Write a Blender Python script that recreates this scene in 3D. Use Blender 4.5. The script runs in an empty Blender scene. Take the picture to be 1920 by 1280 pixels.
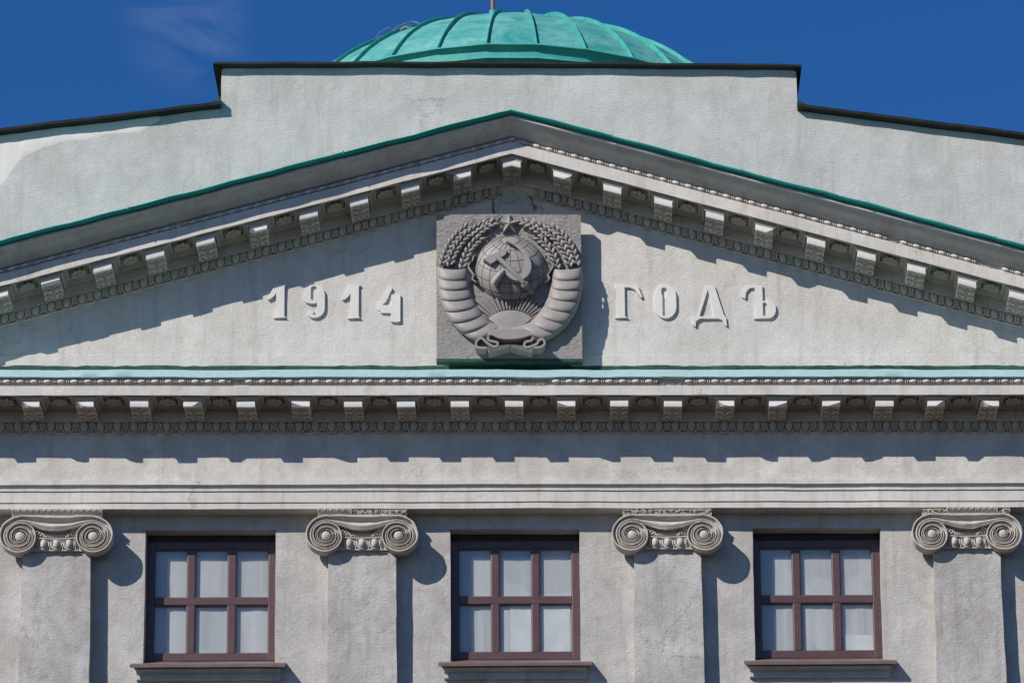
import bpy, math, random
from mathutils import Vector, Matrix, noise
import mathutils
random.seed(7)
R = math.radians
sc = bpy.context.scene
col = sc.collection

# ------------------------------------------------------------------ camera
cam_d = bpy.data.cameras.new('camera')
cam = bpy.data.objects.new('camera', cam_d); col.objects.link(cam)
sc.camera = cam
YAW, PITCH, ROLL = 0.056996, 0.247720, -0.023533
cy, sy, cp, sp = math.cos(YAW), math.sin(YAW), math.cos(PITCH), math.sin(PITCH)
_v = Vector((sy*cp, cy*cp, sp)); _r = Vector((cy, -sy, 0)); _u = Vector((-sp*sy, -sp*cy, cp))
_c, _s = math.cos(ROLL), math.sin(ROLL)
rr = _c*_r + _s*_u; uu = -_s*_r + _c*_u
M = Matrix((rr, uu, -_v)).transposed().to_4x4()
M.translation = Vector((0.42659, -40.0, 1.65))
cam.matrix_world = M
cam_d.sensor_fit = 'HORIZONTAL'; cam_d.sensor_width = 36.0
cam_d.lens = 132.0                       # long architectural lens with rise/shift
cam_d.shift_x = -0.24673; cam_d.shift_y = 0.63536
cam_d.clip_start = 0.5; cam_d.clip_end = 5000

# ------------------------------------------------------------------ sky, sun, exposure
SUN = Vector((-1.10, -1.0, 1.05)).normalized()       # towards the sun
sun_el = math.asin(SUN.z); sun_az = math.atan2(SUN.x, SUN.y)
w = bpy.data.worlds.new('World'); sc.world = w; w.use_nodes = True
nt = w.node_tree; nt.nodes.clear()
out = nt.nodes.new('ShaderNodeOutputWorld'); bg = nt.nodes.new('ShaderNodeBackground')
sky = nt.nodes.new('ShaderNodeTexSky'); sky.sky_type = 'NISHITA'; sky.sun_disc = False
sky.sun_elevation = sun_el; sky.sun_rotation = sun_az
sky.air_density = 1.0; sky.dust_density = 0.0; sky.ozone_density = 4.0; sky.altitude = 300
bg.inputs['Strength'].default_value = 0.062
# one thin cirrus wisp in the air beyond the roof
tc = nt.nodes.new('ShaderNodeTexCoord')
mp = nt.nodes.new('ShaderNodeMapping'); mp.inputs['Rotation'].default_value = (0, R(28), 0)
mp.inputs['Scale'].default_value = (28, 28, 75)
nz = nt.nodes.new('ShaderNodeTexNoise'); nz.inputs['Scale'].default_value = 1.0; nz.inputs['Detail'].default_value = 7
nz.inputs['Roughness'].default_value = 0.58; nz.inputs['Distortion'].default_value = 0.5
nt.links.new(tc.outputs['Generated'], mp.inputs['Vector']); nt.links.new(mp.outputs[0], nz.inputs['Vector'])
dist = nt.nodes.new('ShaderNodeVectorMath'); dist.operation = 'DISTANCE'
dist.inputs[1].default_value = (-0.0915, 0.8741, 0.4772)
nt.links.new(tc.outputs['Generated'], dist.inputs[0])
fall = nt.nodes.new('ShaderNodeMapRange'); fall.interpolation_type = 'SMOOTHSTEP'
fall.inputs['From Min'].default_value = 0.004; fall.inputs['From Max'].default_value = 0.021
fall.inputs['To Min'].default_value = 1; fall.inputs['To Max'].default_value = 0
nt.links.new(dist.outputs['Value'], fall.inputs['Value'])
rp = nt.nodes.new('ShaderNodeMapRange'); rp.inputs['From Min'].default_value = 0.40; rp.inputs['From Max'].default_value = 0.80
nt.links.new(nz.outputs['Fac'], rp.inputs['Value'])
mu = nt.nodes.new('ShaderNodeMath'); mu.operation = 'MULTIPLY'
nt.links.new(fall.outputs[0], mu.inputs[0]); nt.links.new(rp.outputs[0], mu.inputs[1])
mu2 = nt.nodes.new('ShaderNodeMath'); mu2.operation = 'MULTIPLY'; mu2.inputs[1].default_value = 0.52
nt.links.new(mu.outputs[0], mu2.inputs[0])
hs = nt.nodes.new('ShaderNodeHueSaturation'); hs.inputs['Hue'].default_value = 0.511; hs.inputs['Saturation'].default_value = 1.30; hs.inputs['Value'].default_value = 1.68
nt.links.new(sky.outputs[0], hs.inputs['Color'])
mx = nt.nodes.new('ShaderNodeMix'); mx.data_type = 'RGBA'
nt.links.new(mu2.outputs[0], mx.inputs[0]); nt.links.new(hs.outputs[0], mx.inputs[6])
mx.inputs[7].default_value = (4.2, 5.2, 8.8, 1)
nt.links.new(mx.outputs[2], bg.inputs['Color']); nt.links.new(bg.outputs[0], out.inputs['Surface'])

sl = bpy.data.lights.new('sun', 'SUN'); sl.energy = 5.0; sl.angle = R(0.5); sl.color = (1.0, 0.945, 0.87)
so = bpy.data.objects.new('sun', sl); col.objects.link(so)
so.rotation_euler = (-SUN).to_track_quat('-Z', 'Y').to_euler(); so.location = (-20, -20, 40)
sc.view_settings.view_transform = 'Standard'; sc.view_settings.look = 'None'
sc.view_settings.exposure = 0.0; sc.view_settings.gamma = 1.0
sc.render.engine = 'CYCLES'
sc.cycles.max_bounces = 6; sc.cycles.transparent_max_bounces = 8

# ------------------------------------------------------------------ materials
def new_mat(name):
    m = bpy.data.materials.new(name); m.use_nodes = True
    t = m.node_tree; b = t.nodes['Principled BSDF']
    return m, t, b
def nod(t, kind, **kw):
    n = t.nodes.new(kind)
    for k, v in kw.items(): setattr(n, k, v)
    return n
def noise_node(t, vec, scale, detail=5, rough=0.6, dist=0.0):
    n = nod(t, 'ShaderNodeTexNoise'); n.inputs['Scale'].default_value = scale
    n.inputs['Detail'].default_value = detail; n.inputs['Roughness'].default_value = rough
    n.inputs['Distortion'].default_value = dist
    t.links.new(vec, n.inputs['Vector']); return n
def rng(t, val, a, b, c=0.0, d=1.0):
    n = nod(t, 'ShaderNodeMapRange'); n.inputs['From Min'].default_value = a; n.inputs['From Max'].default_value = b
    n.inputs['To Min'].default_value = c; n.inputs['To Max'].default_value = d
    t.links.new(val, n.inputs['Value']); return n.outputs[0]
def mixc(t, fac, a, b):
    n = nod(t, 'ShaderNodeMix', data_type='RGBA'); 
    if isinstance(fac, float): n.inputs[0].default_value = fac
    else: t.links.new(fac, n.inputs[0])
    for i, c in ((6, a), (7, b)):
        if isinstance(c, tuple): n.inputs[i].default_value = (*c, 1)
        else: t.links.new(c, n.inputs[i])
    return n.outputs[2]
def mulf(t, a, b):
    n = nod(t, 'ShaderNodeMath', operation='MULTIPLY'); t.links.new(a, n.inputs[0])
    if isinstance(b, float): n.inputs[1].default_value = b
    else: t.links.new(b, n.inputs[1])
    return n.outputs[0]

def stucco(name, c, dark=0.80, stain=(0.30, 0.27, 0.23), stain_amt=0.3, streak=0.25, bump=0.5, grain=1.0,
           rough=0.92, patch=None, patch_amt=0.4, speck=0.35, bdist=0.006, brush=False, crack=0.0, cscale=0.9):
    """painted lime stucco: blotches, rain streaks, specks and trowel relief"""
    m, t, b = new_mat(name)
    geo = nod(t, 'ShaderNodeNewGeometry'); P = geo.outputs['Position']
    big = noise_node(t, P, 1.7, 6, 0.62, 0.4)
    base = mixc(t, rng(t, big.outputs[0], 0.30, 0.72), tuple(x*dark for x in c), c)
    mid = noise_node(t, P, 9.0, 5, 0.7)
    base = mixc(t, rng(t, mid.outputs[0], 0.46, 0.80, 0, stain_amt), base, stain)
    if patch:
        pn = noise_node(t, P, 2.6, 4, 0.55, 1.0)
        base = mixc(t, rng(t, pn.outputs[0], 0.52, 0.66, 0, patch_amt), base, patch)
    mp = nod(t, 'ShaderNodeMapping'); mp.inputs['Scale'].default_value = (9, 9, 0.8); t.links.new(P, mp.inputs['Vector'])
    st = noise_node(t, mp.outputs[0], 1.0, 5, 0.65)
    base = mixc(t, rng(t, st.outputs[0], 0.52, 0.85, 0, streak), base, tuple(x*0.75 for x in stain))
    sp = noise_node(t, P, 55.0*grain, 3, 0.6)
    base = mixc(t, rng(t, sp.outputs[0], 0.62, 0.74, 0, speck), base, tuple(x*0.45 for x in c))
    mp3 = nod(t, 'ShaderNodeMapping'); mp3.inputs['Scale'].default_value = (2.6, 2.6, 0.45); mp3.inputs['Location'].default_value = (3.1, 0, 7.7); t.links.new(P, mp3.inputs['Vector'])
    st2 = noise_node(t, mp3.outputs[0], 1.0, 7, 0.72, 0.3)
    base = mixc(t, rng(t, st2.outputs[0], 0.50, 0.78, 0, streak*0.8), base, stain)
    if crack:
        wv = noise_node(t, P, 3.0, 5, 0.65)
        vm = nod(t, 'ShaderNodeVectorMath', operation='MULTIPLY_ADD'); t.links.new(wv.outputs['Color'], vm.inputs[0]); vm.inputs[1].default_value = (0.55, 0.0, 0.55); t.links.new(P, vm.inputs[2])
        vo = nod(t, 'ShaderNodeTexVoronoi', feature='DISTANCE_TO_EDGE'); vo.inputs['Scale'].default_value = cscale; t.links.new(vm.outputs[0], vo.inputs['Vector'])
        cm = noise_node(t, P, 0.9, 3, 0.6)
        cf = mulf(t, rng(t, vo.outputs['Distance'], 0.002, 0.007, 1, 0), rng(t, cm.outputs[0], 0.47, 0.60, 0, crack))
        base = mixc(t, cf, base, tuple(x*0.30 for x in c))
    t.links.new(base, b.inputs['Base Color'])
    b.inputs['Roughness'].default_value = rough; b.inputs['Specular IOR Level'].default_value = 0.15
    mpb = nod(t, 'ShaderNodeMapping'); mpb.inputs['Scale'].default_value = (0.75, 1, 1.25) if not brush else (0.45, 1, 1.5)
    mpb.inputs['Rotation'].default_value = (0, R(-32) if not brush else R(4), 0); t.links.new(P, mpb.inputs['Vector'])
    n1 = noise_node(t, mpb.outputs[0], 30.0*grain, 6, 0.68, 0.6)
    n2 = noise_node(t, P, 7.0, 3, 0.5)
    ad = nod(t, 'ShaderNodeMath', operation='ADD'); t.links.new(n1.outputs[0], ad.inputs[0])
    t.links.new(mulf(t, n2.outputs[0], 0.7), ad.inputs[1])
    bp = nod(t, 'ShaderNodeBump'); bp.inputs['Strength'].default_value = bump; bp.inputs['Distance'].default_value = bdist*2
    t.links.new(ad.outputs[0], bp.inputs['Height']); t.links.new(bp.outputs[0], b.inputs['Normal'])
    return m

def metal_paint(name, c, c2, rough=0.55, bump=0.25, scale=3.0, spec=0.35, rust=None):
    m, t, b = new_mat(name)
    geo = nod(t, 'ShaderNodeNewGeometry'); P = geo.outputs['Position']
    n1 = noise_node(t, P, scale, 6, 0.68, 0.5)
    n2 = noise_node(t, P, scale*7, 4, 0.7)
    base = mixc(t, rng(t, n1.outputs[0], 0.35, 0.68), c, c2)
    base = mixc(t, rng(t, n2.outputs[0], 0.50, 0.75, 0, 0.45), base, tuple(x*0.72 for x in c))
    if rust:
        n3 = noise_node(t, P, scale*16, 3, 0.6)
        base = mixc(t, rng(t, n3.outputs[0], 0.66, 0.76, 0, 0.6), base, rust)
    t.links.new(base, b.inputs['Base Color'])
    b.inputs['Roughness'].default_value = rough; b.inputs['Specular IOR Level'].default_value = spec
    nb = noise_node(t, P, 14.0, 5, 0.65)
    bp = nod(t, 'ShaderNodeBump'); bp.inputs['Strength'].default_value = bump; bp.inputs['Distance'].default_value = 0.01
    t.links.new(nb.outputs[0], bp.inputs['Height']); t.links.new(bp.outputs[0], b.inputs['Normal'])
    return m

MAT = {}
MAT['wall']    = stucco('stucco_grey', (0.56, 0.535, 0.51), dark=0.72, stain=(0.29, 0.25, 0.205), stain_amt=0.5, streak=0.5, bump=0.5, grain=1.1, bdist=0.010, speck=0.5, patch=(0.36, 0.33, 0.30), patch_amt=0.35, crack=0.4, cscale=0.8)
MAT['pilaster']= stucco('stucco_pilaster', (0.56, 0.535, 0.515), dark=0.68, stain=(0.25, 0.215, 0.185), stain_amt=0.6, streak=0.55, bump=0.55, grain=1.0, bdist=0.010, speck=0.55, patch=(0.34, 0.315, 0.295), patch_amt=0.5, crack=0.55, cscale=0.9)
MAT['tymp']    = stucco('stucco_tympanum', (0.655, 0.625, 0.585), dark=0.80, stain=(0.42, 0.36, 0.28), stain_amt=0.34, streak=0.55, bump=0.6, grain=1.25, bdist=0.008, speck=0.5, patch=(0.50, 0.475, 0.44), patch_amt=0.35, crack=0.22, cscale=0.6)
MAT['frieze']  = stucco('stucco_frieze', (0.65, 0.62, 0.58), dark=0.70, stain=(0.40, 0.33, 0.25), stain_amt=0.48, streak=0.5, bump=0.6, grain=1.0, patch=(0.45, 0.425, 0.40), patch_amt=0.65, crack=0.3, cscale=0.8)
MAT['attic']   = stucco('stucco_attic', (0.585, 0.57, 0.545), dark=0.76, stain=(0.38, 0.36, 0.33), stain_amt=0.42, streak=0.50, bump=0.5, grain=1.2, speck=0.4, bdist=0.009, brush=True, patch=(0.45, 0.44, 0.42), patch_amt=0.4, crack=0.35, cscale=0.5)
MAT['patch']   = stucco('stucco_fresh_patch', (0.76, 0.71, 0.67), dark=0.9, stain=(0.55, 0.5, 0.45), stain_amt=0.2, streak=0.1, bump=0.3, speck=0.15)
MAT['trim']    = stucco('painted_trim', (0.66, 0.63, 0.59), dark=0.80, stain=(0.40, 0.31, 0.22), stain_amt=0.36, streak=0.6, bump=0.28, speck=0.2, bdist=0.005, crack=0.4, cscale=1.2)
MAT['ornament']= stucco('cast_ornament', (0.47, 0.43, 0.375), dark=0.82, stain=(0.28, 0.24, 0.19), stain_amt=0.35, streak=0.15, bump=0.25, speck=0.15, bdist=0.003)
MAT['modface'] = stucco('bracket_paint', (0.82, 0.785, 0.74), dark=0.86, stain=(0.5, 0.42, 0.33), stain_amt=0.3, streak=0.2, bump=0.2, speck=0.15, bdist=0.003)
MAT['capital'] = stucco('cast_capital', (0.60, 0.55, 0.495), dark=0.80, stain=(0.34, 0.285, 0.23), stain_amt=0.42, streak=0.3, bump=0.25, speck=0.2, bdist=0.004)
MAT['broken']  = stucco('broken_plaster', (0.52, 0.45, 0.38), dark=0.7, stain=(0.26, 0.21, 0.17), stain_amt=0.6, streak=0.1, bump=1.0, grain=0.7, bdist=0.02)
MAT['letter']  = stucco('raised_letter_paint', (0.70, 0.675, 0.64), dark=0.88, stain=(0.45, 0.40, 0.33), stain_amt=0.25, streak=0.25, bump=0.3, speck=0.25, bdist=0.004)
MAT['emblem']  = stucco('emblem_stone', (0.325, 0.298, 0.28), dark=0.74, stain=(0.38, 0.352, 0.33), stain_amt=0.5, streak=0.3, bump=0.35, speck=0.25, bdist=0.005, rough=0.5, patch=(0.25, 0.228, 0.21), patch_amt=0.2)
MAT['emblem'].node_tree.nodes['Principled BSDF'].inputs['Specular IOR Level'].default_value = 0.35
MAT['groove']  = stucco('groove_shade_and_dirt', (0.13, 0.117, 0.108), bump=0.2)  # dark tone paints in the shade and dirt of engraved lines
MAT['emslab']  = stucco('emblem_slab', (0.355, 0.333, 0.317), dark=0.80, stain=(0.25, 0.22, 0.20), stain_amt=0.4, streak=0.35, bump=1.0, grain=0.8, speck=0.15, bdist=0.014, rough=0.7)
MAT['dome']    = metal_paint('dome_green_paint', (0.03, 0.255, 0.24), (0.17, 0.42, 0.395), rough=0.8, bump=0.7, scale=2.6, spec=0.12, rust=(0.02, 0.17, 0.15))
MAT['dome_trim'] = metal_paint('dome_rib_paint', (0.03, 0.30, 0.26), (0.09, 0.40, 0.35), rough=0.6, bump=0.4, scale=5.0, rust=(0.02, 0.14, 0.12))
MAT['green']   = metal_paint('green_roof_edge', (0.008, 0.28, 0.235), (0.02, 0.36, 0.31), rough=0.5, bump=0.35, scale=4.0, rust=(0.01, 0.10, 0.085))
MAT['pale']    = metal_paint('pale_cyan_flashing', (0.37, 0.56, 0.55), (0.43, 0.60, 0.60), rough=0.5, bump=0.15, scale=3.0)
MAT['oldgreen']= metal_paint('old_green_upstand', (0.010, 0.030, 0.024), (0.022, 0.095, 0.07), rough=0.8, bump=0.6, scale=6.0, rust=(0.02, 0.02, 0.02))
MAT['eave']    = metal_paint('dark_eave_sheet', (0.012, 0.012, 0.011), (0.024, 0.025, 0.023), rough=0.6, bump=0.4, scale=5.0, rust=(0.05, 0.028, 0.018))
MAT['frame']   = metal_paint('burgundy_window_frame', (0.078, 0.040, 0.040), (0.10, 0.055, 0.055), rough=0.42, bump=0.1, scale=8.0, spec=0.5)
MAT['sill']    = metal_paint('brown_sill_sheet', (0.12, 0.078, 0.074), (0.16, 0.115, 0.105), rough=0.5, bump=0.15, scale=6.0, spec=0.4)
MAT['pole']    = metal_paint('brown_steel_pole', (0.17, 0.10, 0.08), (0.25, 0.17, 0.13), rough=0.5, bump=0.2, scale=8.0)
MAT['wire']    = metal_paint('bare_wire', (0.22, 0.18, 0.15), (0.4, 0.35, 0.3), rough=0.5, bump=0.1)
MAT['crack']   = metal_paint('open_crack', (0.05, 0.045, 0.04), (0.09, 0.08, 0.07), rough=1.0, bump=0.3)
# window blind
m, t, b = new_mat('white_blind')
geo = nod(t, 'ShaderNodeNewGeometry')
mp = nod(t, 'ShaderNodeMapping'); mp.inputs['Scale'].default_value = (22, 22, 0.6); t.links.new(geo.outputs['Position'], mp.inputs['Vector'])
n = noise_node(t, mp.outputs[0], 1.0, 4, 0.6)
sepz = nod(t, 'ShaderNodeSeparateXYZ'); t.links.new(geo.outputs['Position'], sepz.inputs[0])
n2 = noise_node(t, geo.outputs['Position'], 1.3, 2, 0.5)
bc = mixc(t, rng(t, n.outputs[0], 0.38, 0.72), (0.42, 0.43, 0.435), (0.52, 0.525, 0.52))
bc = mixc(t, rng(t, n2.outputs[0], 0.50, 0.53, 0, 0.5), bc, (0.58, 0.58, 0.57))
t.links.new(bc, b.inputs['Base Color']); b.inputs['Roughness'].default_value = 0.9
MAT['blind'] = m
m, t, b = new_mat('pale_curtain')
geo = nod(t, 'ShaderNodeNewGeometry'); n = noise_node(t, geo.outputs['Position'], 6.0, 4, 0.6)
t.links.new(mixc(t, rng(t, n.outputs[0], 0.3, 0.7), (0.56, 0.575, 0.57), (0.66, 0.67, 0.66)), b.inputs['Base Color']); b.inputs['Roughness'].default_value = 0.9
MAT['curtain'] = m
# thin window glass: clear sheet with mirror reflection and a film of dust
m = bpy.data.materials.new('window_glass'); m.use_nodes = True; t = m.node_tree; t.nodes.clear()
o_ = nod(t, 'ShaderNodeOutputMaterial'); tr = nod(t, 'ShaderNodeBsdfTransparent'); gl = nod(t, 'ShaderNodeBsdfGlossy'); df = nod(t, 'ShaderNodeBsdfDiffuse')
tr.inputs[0].default_value = (0.93, 0.94, 0.94, 1); gl.inputs['Roughness'].default_value = 0.03
df.inputs[0].default_value = (0.45, 0.47, 0.48, 1)
fr = nod(t, 'ShaderNodeLayerWeight'); fr.inputs['Blend'].default_value = 0.5
pw = nod(t, 'ShaderNodeMath', operation='POWER'); t.links.new(fr.outputs['Facing'], pw.inputs[0]); pw.inputs[1].default_value = 4.0
ms = nod(t, 'ShaderNodeMixShader'); t.links.new(rng(t, pw.outputs[0], 0.0, 1.0, 0.085, 0.95), ms.inputs[0]); t.links.new(tr.outputs[0], ms.inputs[1]); t.links.new(gl.outputs[0], ms.inputs[2])
ms2 = nod(t, 'ShaderNodeMixShader'); geo = nod(t, 'ShaderNodeNewGeometry')
dn = noise_node(t, geo.outputs['Position'], 7.0, 4, 0.6)
t.links.new(rng(t, dn.outputs[0], 0.35, 0.7, 0.04, 0.10), ms2.inputs[0]); t.links.new(ms.outputs[0], ms2.inputs[1]); t.links.new(df.outputs[0], ms2.inputs[2])
t.links.new(ms2.outputs[0], o_.inputs[0]); MAT['glass'] = m
# ground
MAT['ground'] = stucco('square_paving', (0.055, 0.047, 0.04), dark=0.8, stain=(0.035, 0.03, 0.025), bump=0.3, speck=0.2)

# ------------------------------------------------------------------ mesh builder
def wob(p, amp):
    """slow handmade unevenness, one field for the whole building so that touching pieces stay in touch"""
    q = Vector(p); a = noise.noise_vector(q*2.3)*amp; b2 = noise.noise_vector(q*11.0 + Vector((7, 3, 1)))*(amp*0.45)
    return q + a + b2

class MB:
    def __init__(s): s.v = []; s.f = []
    def add(s, vs, fs):
        k = len(s.v); s.v += [tuple(p) for p in vs]; s.f += [tuple(i+k for i in f) for f in fs]
    def box(s, x0, x1, y0, y1, z0, z1):
        v = [(x0,y0,z0),(x1,y0,z0),(x1,y1,z0),(x0,y1,z0),(x0,y0,z1),(x1,y0,z1),(x1,y1,z1),(x0,y1,z1)]
        s.add(v, [(0,3,2,1),(4,5,6,7),(0,1,5,4),(1,2,6,5),(2,3,7,6),(3,0,4,7)])
    def grid(s, rows, close=False):
        n = len(rows[0]); vs = [p for r in rows for p in r]; fs = []
        for i in range(len(rows)-1):
            for j in range(n if close else n-1):
                a = i*n+j; b = i*n+(j+1) % n
                fs.append((a, b, b+n, a+n))
        s.add(vs, fs)
    def prism(s, poly, f0, f1):
        """poly: 2-D points; f0/f1 map a point to the front and back"""
        n = len(poly); vs = [f0(*p) for p in poly]+[f1(*p) for p in poly]
        fs = [tuple(range(n)), tuple(range(2*n-1, n-1, -1))]
        fs += [(i, i+n, (i+1) % n+n, (i+1) % n) for i in range(n)]
        s.add(vs, fs)
    def ell(s, c, r, nu=10, nv=6, mat=None, half=False):
        rows = []
        for i in range(nv+1):
            ph = math.pi*i/nv
            rows.append([Vector((r[0]*math.sin(ph)*math.cos(2*math.pi*j/nu), r[1]*math.sin(ph)*math.sin(2*math.pi*j/nu), r[2]*math.cos(ph))) for j in range(nu)])
        C = Vector(c)
        rows = [[tuple(C+((mat @ p) if mat else p)) for p in r_] for r_ in rows]
        s.grid(rows, True)
    def tube(s, path, rad, n=6, caps=True, flat=None):
        path = [Vector(p) for p in path]; rows = []
        rads = rad if isinstance(rad, (list, tuple)) else [rad]*len(path)
        for i, p in enumerate(path):
            d = (path[min(i+1, len(path)-1)]-path[max(i-1, 0)]).normalized()
            a = d.cross(Vector((0, 1, 0)))
            if a.length < 1e-4: a = d.cross(Vector((1, 0, 0)))
            a.normalize(); b = d.cross(a).normalized()
            rows.append([tuple(p+rads[i]*(math.cos(2*math.pi*k/n)*a+(flat or 1)*math.sin(2*math.pi*k/n)*b)) for k in range(n)])
        s.grid(rows, True)
        if caps:
            k = len(s.v)
            s.f.append(tuple(range(k-n, k))); k0 = k-n*len(rows); s.f.append(tuple(reversed(range(k0, k0+n))))
    def shear(s, m):
        s.v = [(x, y, z+m*x) for x, y, z in s.v]; return s
    def mesh(s, name, mt, smooth=None, wobble=0.0):
        me = bpy.data.meshes.new(name)
        vs = [wob(p, wobble) for p in s.v] if wobble else s.v
        me.from_pydata([tuple(p) for p in vs], [], s.f)
        import bmesh
        bm = bmesh.new(); bm.from_mesh(me)
        bmesh.ops.remove_doubles(bm, verts=bm.verts, dist=1e-5)
        bmesh.ops.recalc_face_normals(bm, faces=bm.faces)
        bm.to_mesh(me); bm.free()
        me.materials.append(MAT[mt] if isinstance(mt, str) else mt)
        if smooth:
            for p in me.polygons: p.use_smooth = True
            me.set_sharp_from_angle(angle=R(smooth))
        return me
    def build(s, name, mt, parent=None, smooth=None, wobble=0.0, loc=(0,0,0), bevel=0.0):
        return link(name, s.mesh(name, mt, smooth, wobble), parent, loc, bevel)

def link(name, me, parent=None, loc=(0,0,0), bevel=0.0):
    o = bpy.data.objects.new(name, me); col.objects.link(o); o.location = loc
    if parent is not None: o.parent = parent
    if bevel:
        md = o.modifiers.new('bevel', 'BEVEL'); md.width = bevel; md.segments = 2; md.limit_method = 'ANGLE'; md.angle_limit = R(40)
    return o
def tag(o, label=None, cat=None, group=None, kind=None):
    if label: o['label'] = label
    if cat: o['category'] = cat
    if group: o['group'] = group
    if kind: o['kind'] = kind
    return o
def empty(name, loc, label, cat):
    o = bpy.data.objects.new(name, None); col.objects.link(o); o.location = loc; o.empty_display_size = 0.3
    bpy.context.view_layer.update()
    return tag(o, label, cat)
def frange(a, b, step):
    n = max(1, int(round((b-a)/step))); return [a+(b-a)*i/n for i in range(n+1)]
def extrude(mb, prof, xs, zfun=lambda x: 0.0, caps=True):
    """sweep a (y, z) profile along x; zfun shears it along a rake"""
    rows = [[(x, y, z+zfun(x)) for (y, z) in prof] for x in xs]
    mb.grid(rows)
    if caps:
        k = len(mb.v); n = len(prof)
        mb.f.append(tuple(range(k-n, k))); k0 = k-n*len(xs); mb.f.append(tuple(reversed(range(k0, k0+n))))

# ------------------------------------------------------------------ setting
g = MB(); g.box(-1500, 1500, -1500, 1500, -0.5, 0.0)
gr = g.build('ground', 'ground'); tag(gr, 'pale paved square in front of the building', 'ground', kind='structure')

# ------------------------------------------------------------------ the building
XE = 7.2                                  # half length of the facade that is built
S = 3.42                                  # bay
YF = -0.19                                # frieze and tympanum plane
YC = YF-0.515                             # corona front
Z0 = 18.557                               # soffit of the horizontal cornice
ZR = 21.518; SL = 0.286                   # soffit of the raking cornice at the apex, and its slope
B = empty('neoclassical_building', (0, 0, 0), 'light grey stucco building front with pediment, ionic pilasters and green dome', 'building')
rake = lambda x: ZR-SL*abs(x)

# --- main wall with window openings
HW = 0.729; ZT = 17.221; ZB = 15.642
mb = MB()
xb = sorted(set([-XE, XE]+[c+d for c in (-S, 0, S) for d in (-HW, HW)])); zb = [0.0, 8.0, 14.0, ZB, ZT, 17.45]
for i in range(len(xb)-1):
    xs = frange(xb[i], xb[i+1], 0.16)
    for j in range(len(zb)-1):
        if j == 3 and any(abs((xb[i]+xb[i+1])/2-c) < 0.1 for c in (-S, 0, S)): continue
        zs = frange(zb[j], zb[j+1], 0.16 if zb[j] >= 14 else 2.0)
        mb.grid([[(x, 0, z) for x in xs] for z in zs])
for c in (-S, 0, S):
    zs = frange(ZB, ZT, 0.16); xs = frange(c-HW, c+HW, 0.16)
    for x in (c-HW, c+HW): mb.grid([[(x, y, z) for y in (0, 0.1, 0.34)] for z in zs])
    for z in (ZB, ZT): mb.grid([[(x, y, z) for y in (0, 0.1, 0.34)] for x in xs])
mb.build('wall', 'wall', B, smooth=35, wobble=0.006)
mb = MB(); mb.box(-XE, XE, 0.345, 0.6, 0, 19.0); mb.build('inner_wall', 'wall', B)

# --- pilasters
PX = (-1.5*S+0.02, -0.5*S, 0.5*S+0.01, 1.5*S-0.02)
for c in PX:
    mb = MB(); rows = []
    for z in [0.0, 6.0, 10.0]+frange(14.0, 16.95, 0.15):
        hw = 0.376+0.0095*(16.9-max(z, 12.0))
        rows.append([(c+x*hw, y, z) for x, y in ((-1, 0), (-1, -0.08), (-1, -0.165), (-0.6, -0.165), (-0.2, -0.165), (0.2, -0.165), (0.6, -0.165), (1, -0.165), (1, -0.08), (1, 0))])
    mb.grid(rows); mb.build('pilaster', 'pilaster', B, smooth=35, wobble=0.009)

# --- architrave and frieze
prof = [(0.0, 17.393), (-0.1, 17.393), (-0.20, 17.393), (-0.20, 17.462), (-0.2125, 17.468), (-0.2125, 17.595), (-0.226, 17.598), (-0.226, 17.613),
        (-0.217, 17.617), (-0.221, 17.634), (-0.231, 17.650), (-0.238, 17.662), (-0.252, 17.664), (-0.252, 17.715), (YF-0.003, 17.735)]
mb = MB(); extrude(mb, prof, frange(-XE, XE, 0.15), caps=False); mb.build('architrave', 'trim', B, smooth=30, wobble=0.005)
mb = MB(); mb.grid([[(x, YF, z) for z in frange(17.70, Z0-0.2, 0.12)] for x in frange(-XE, XE, 0.16)])
mb.build('frieze', 'frieze', B, wobble=0.006, smooth=35)

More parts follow.
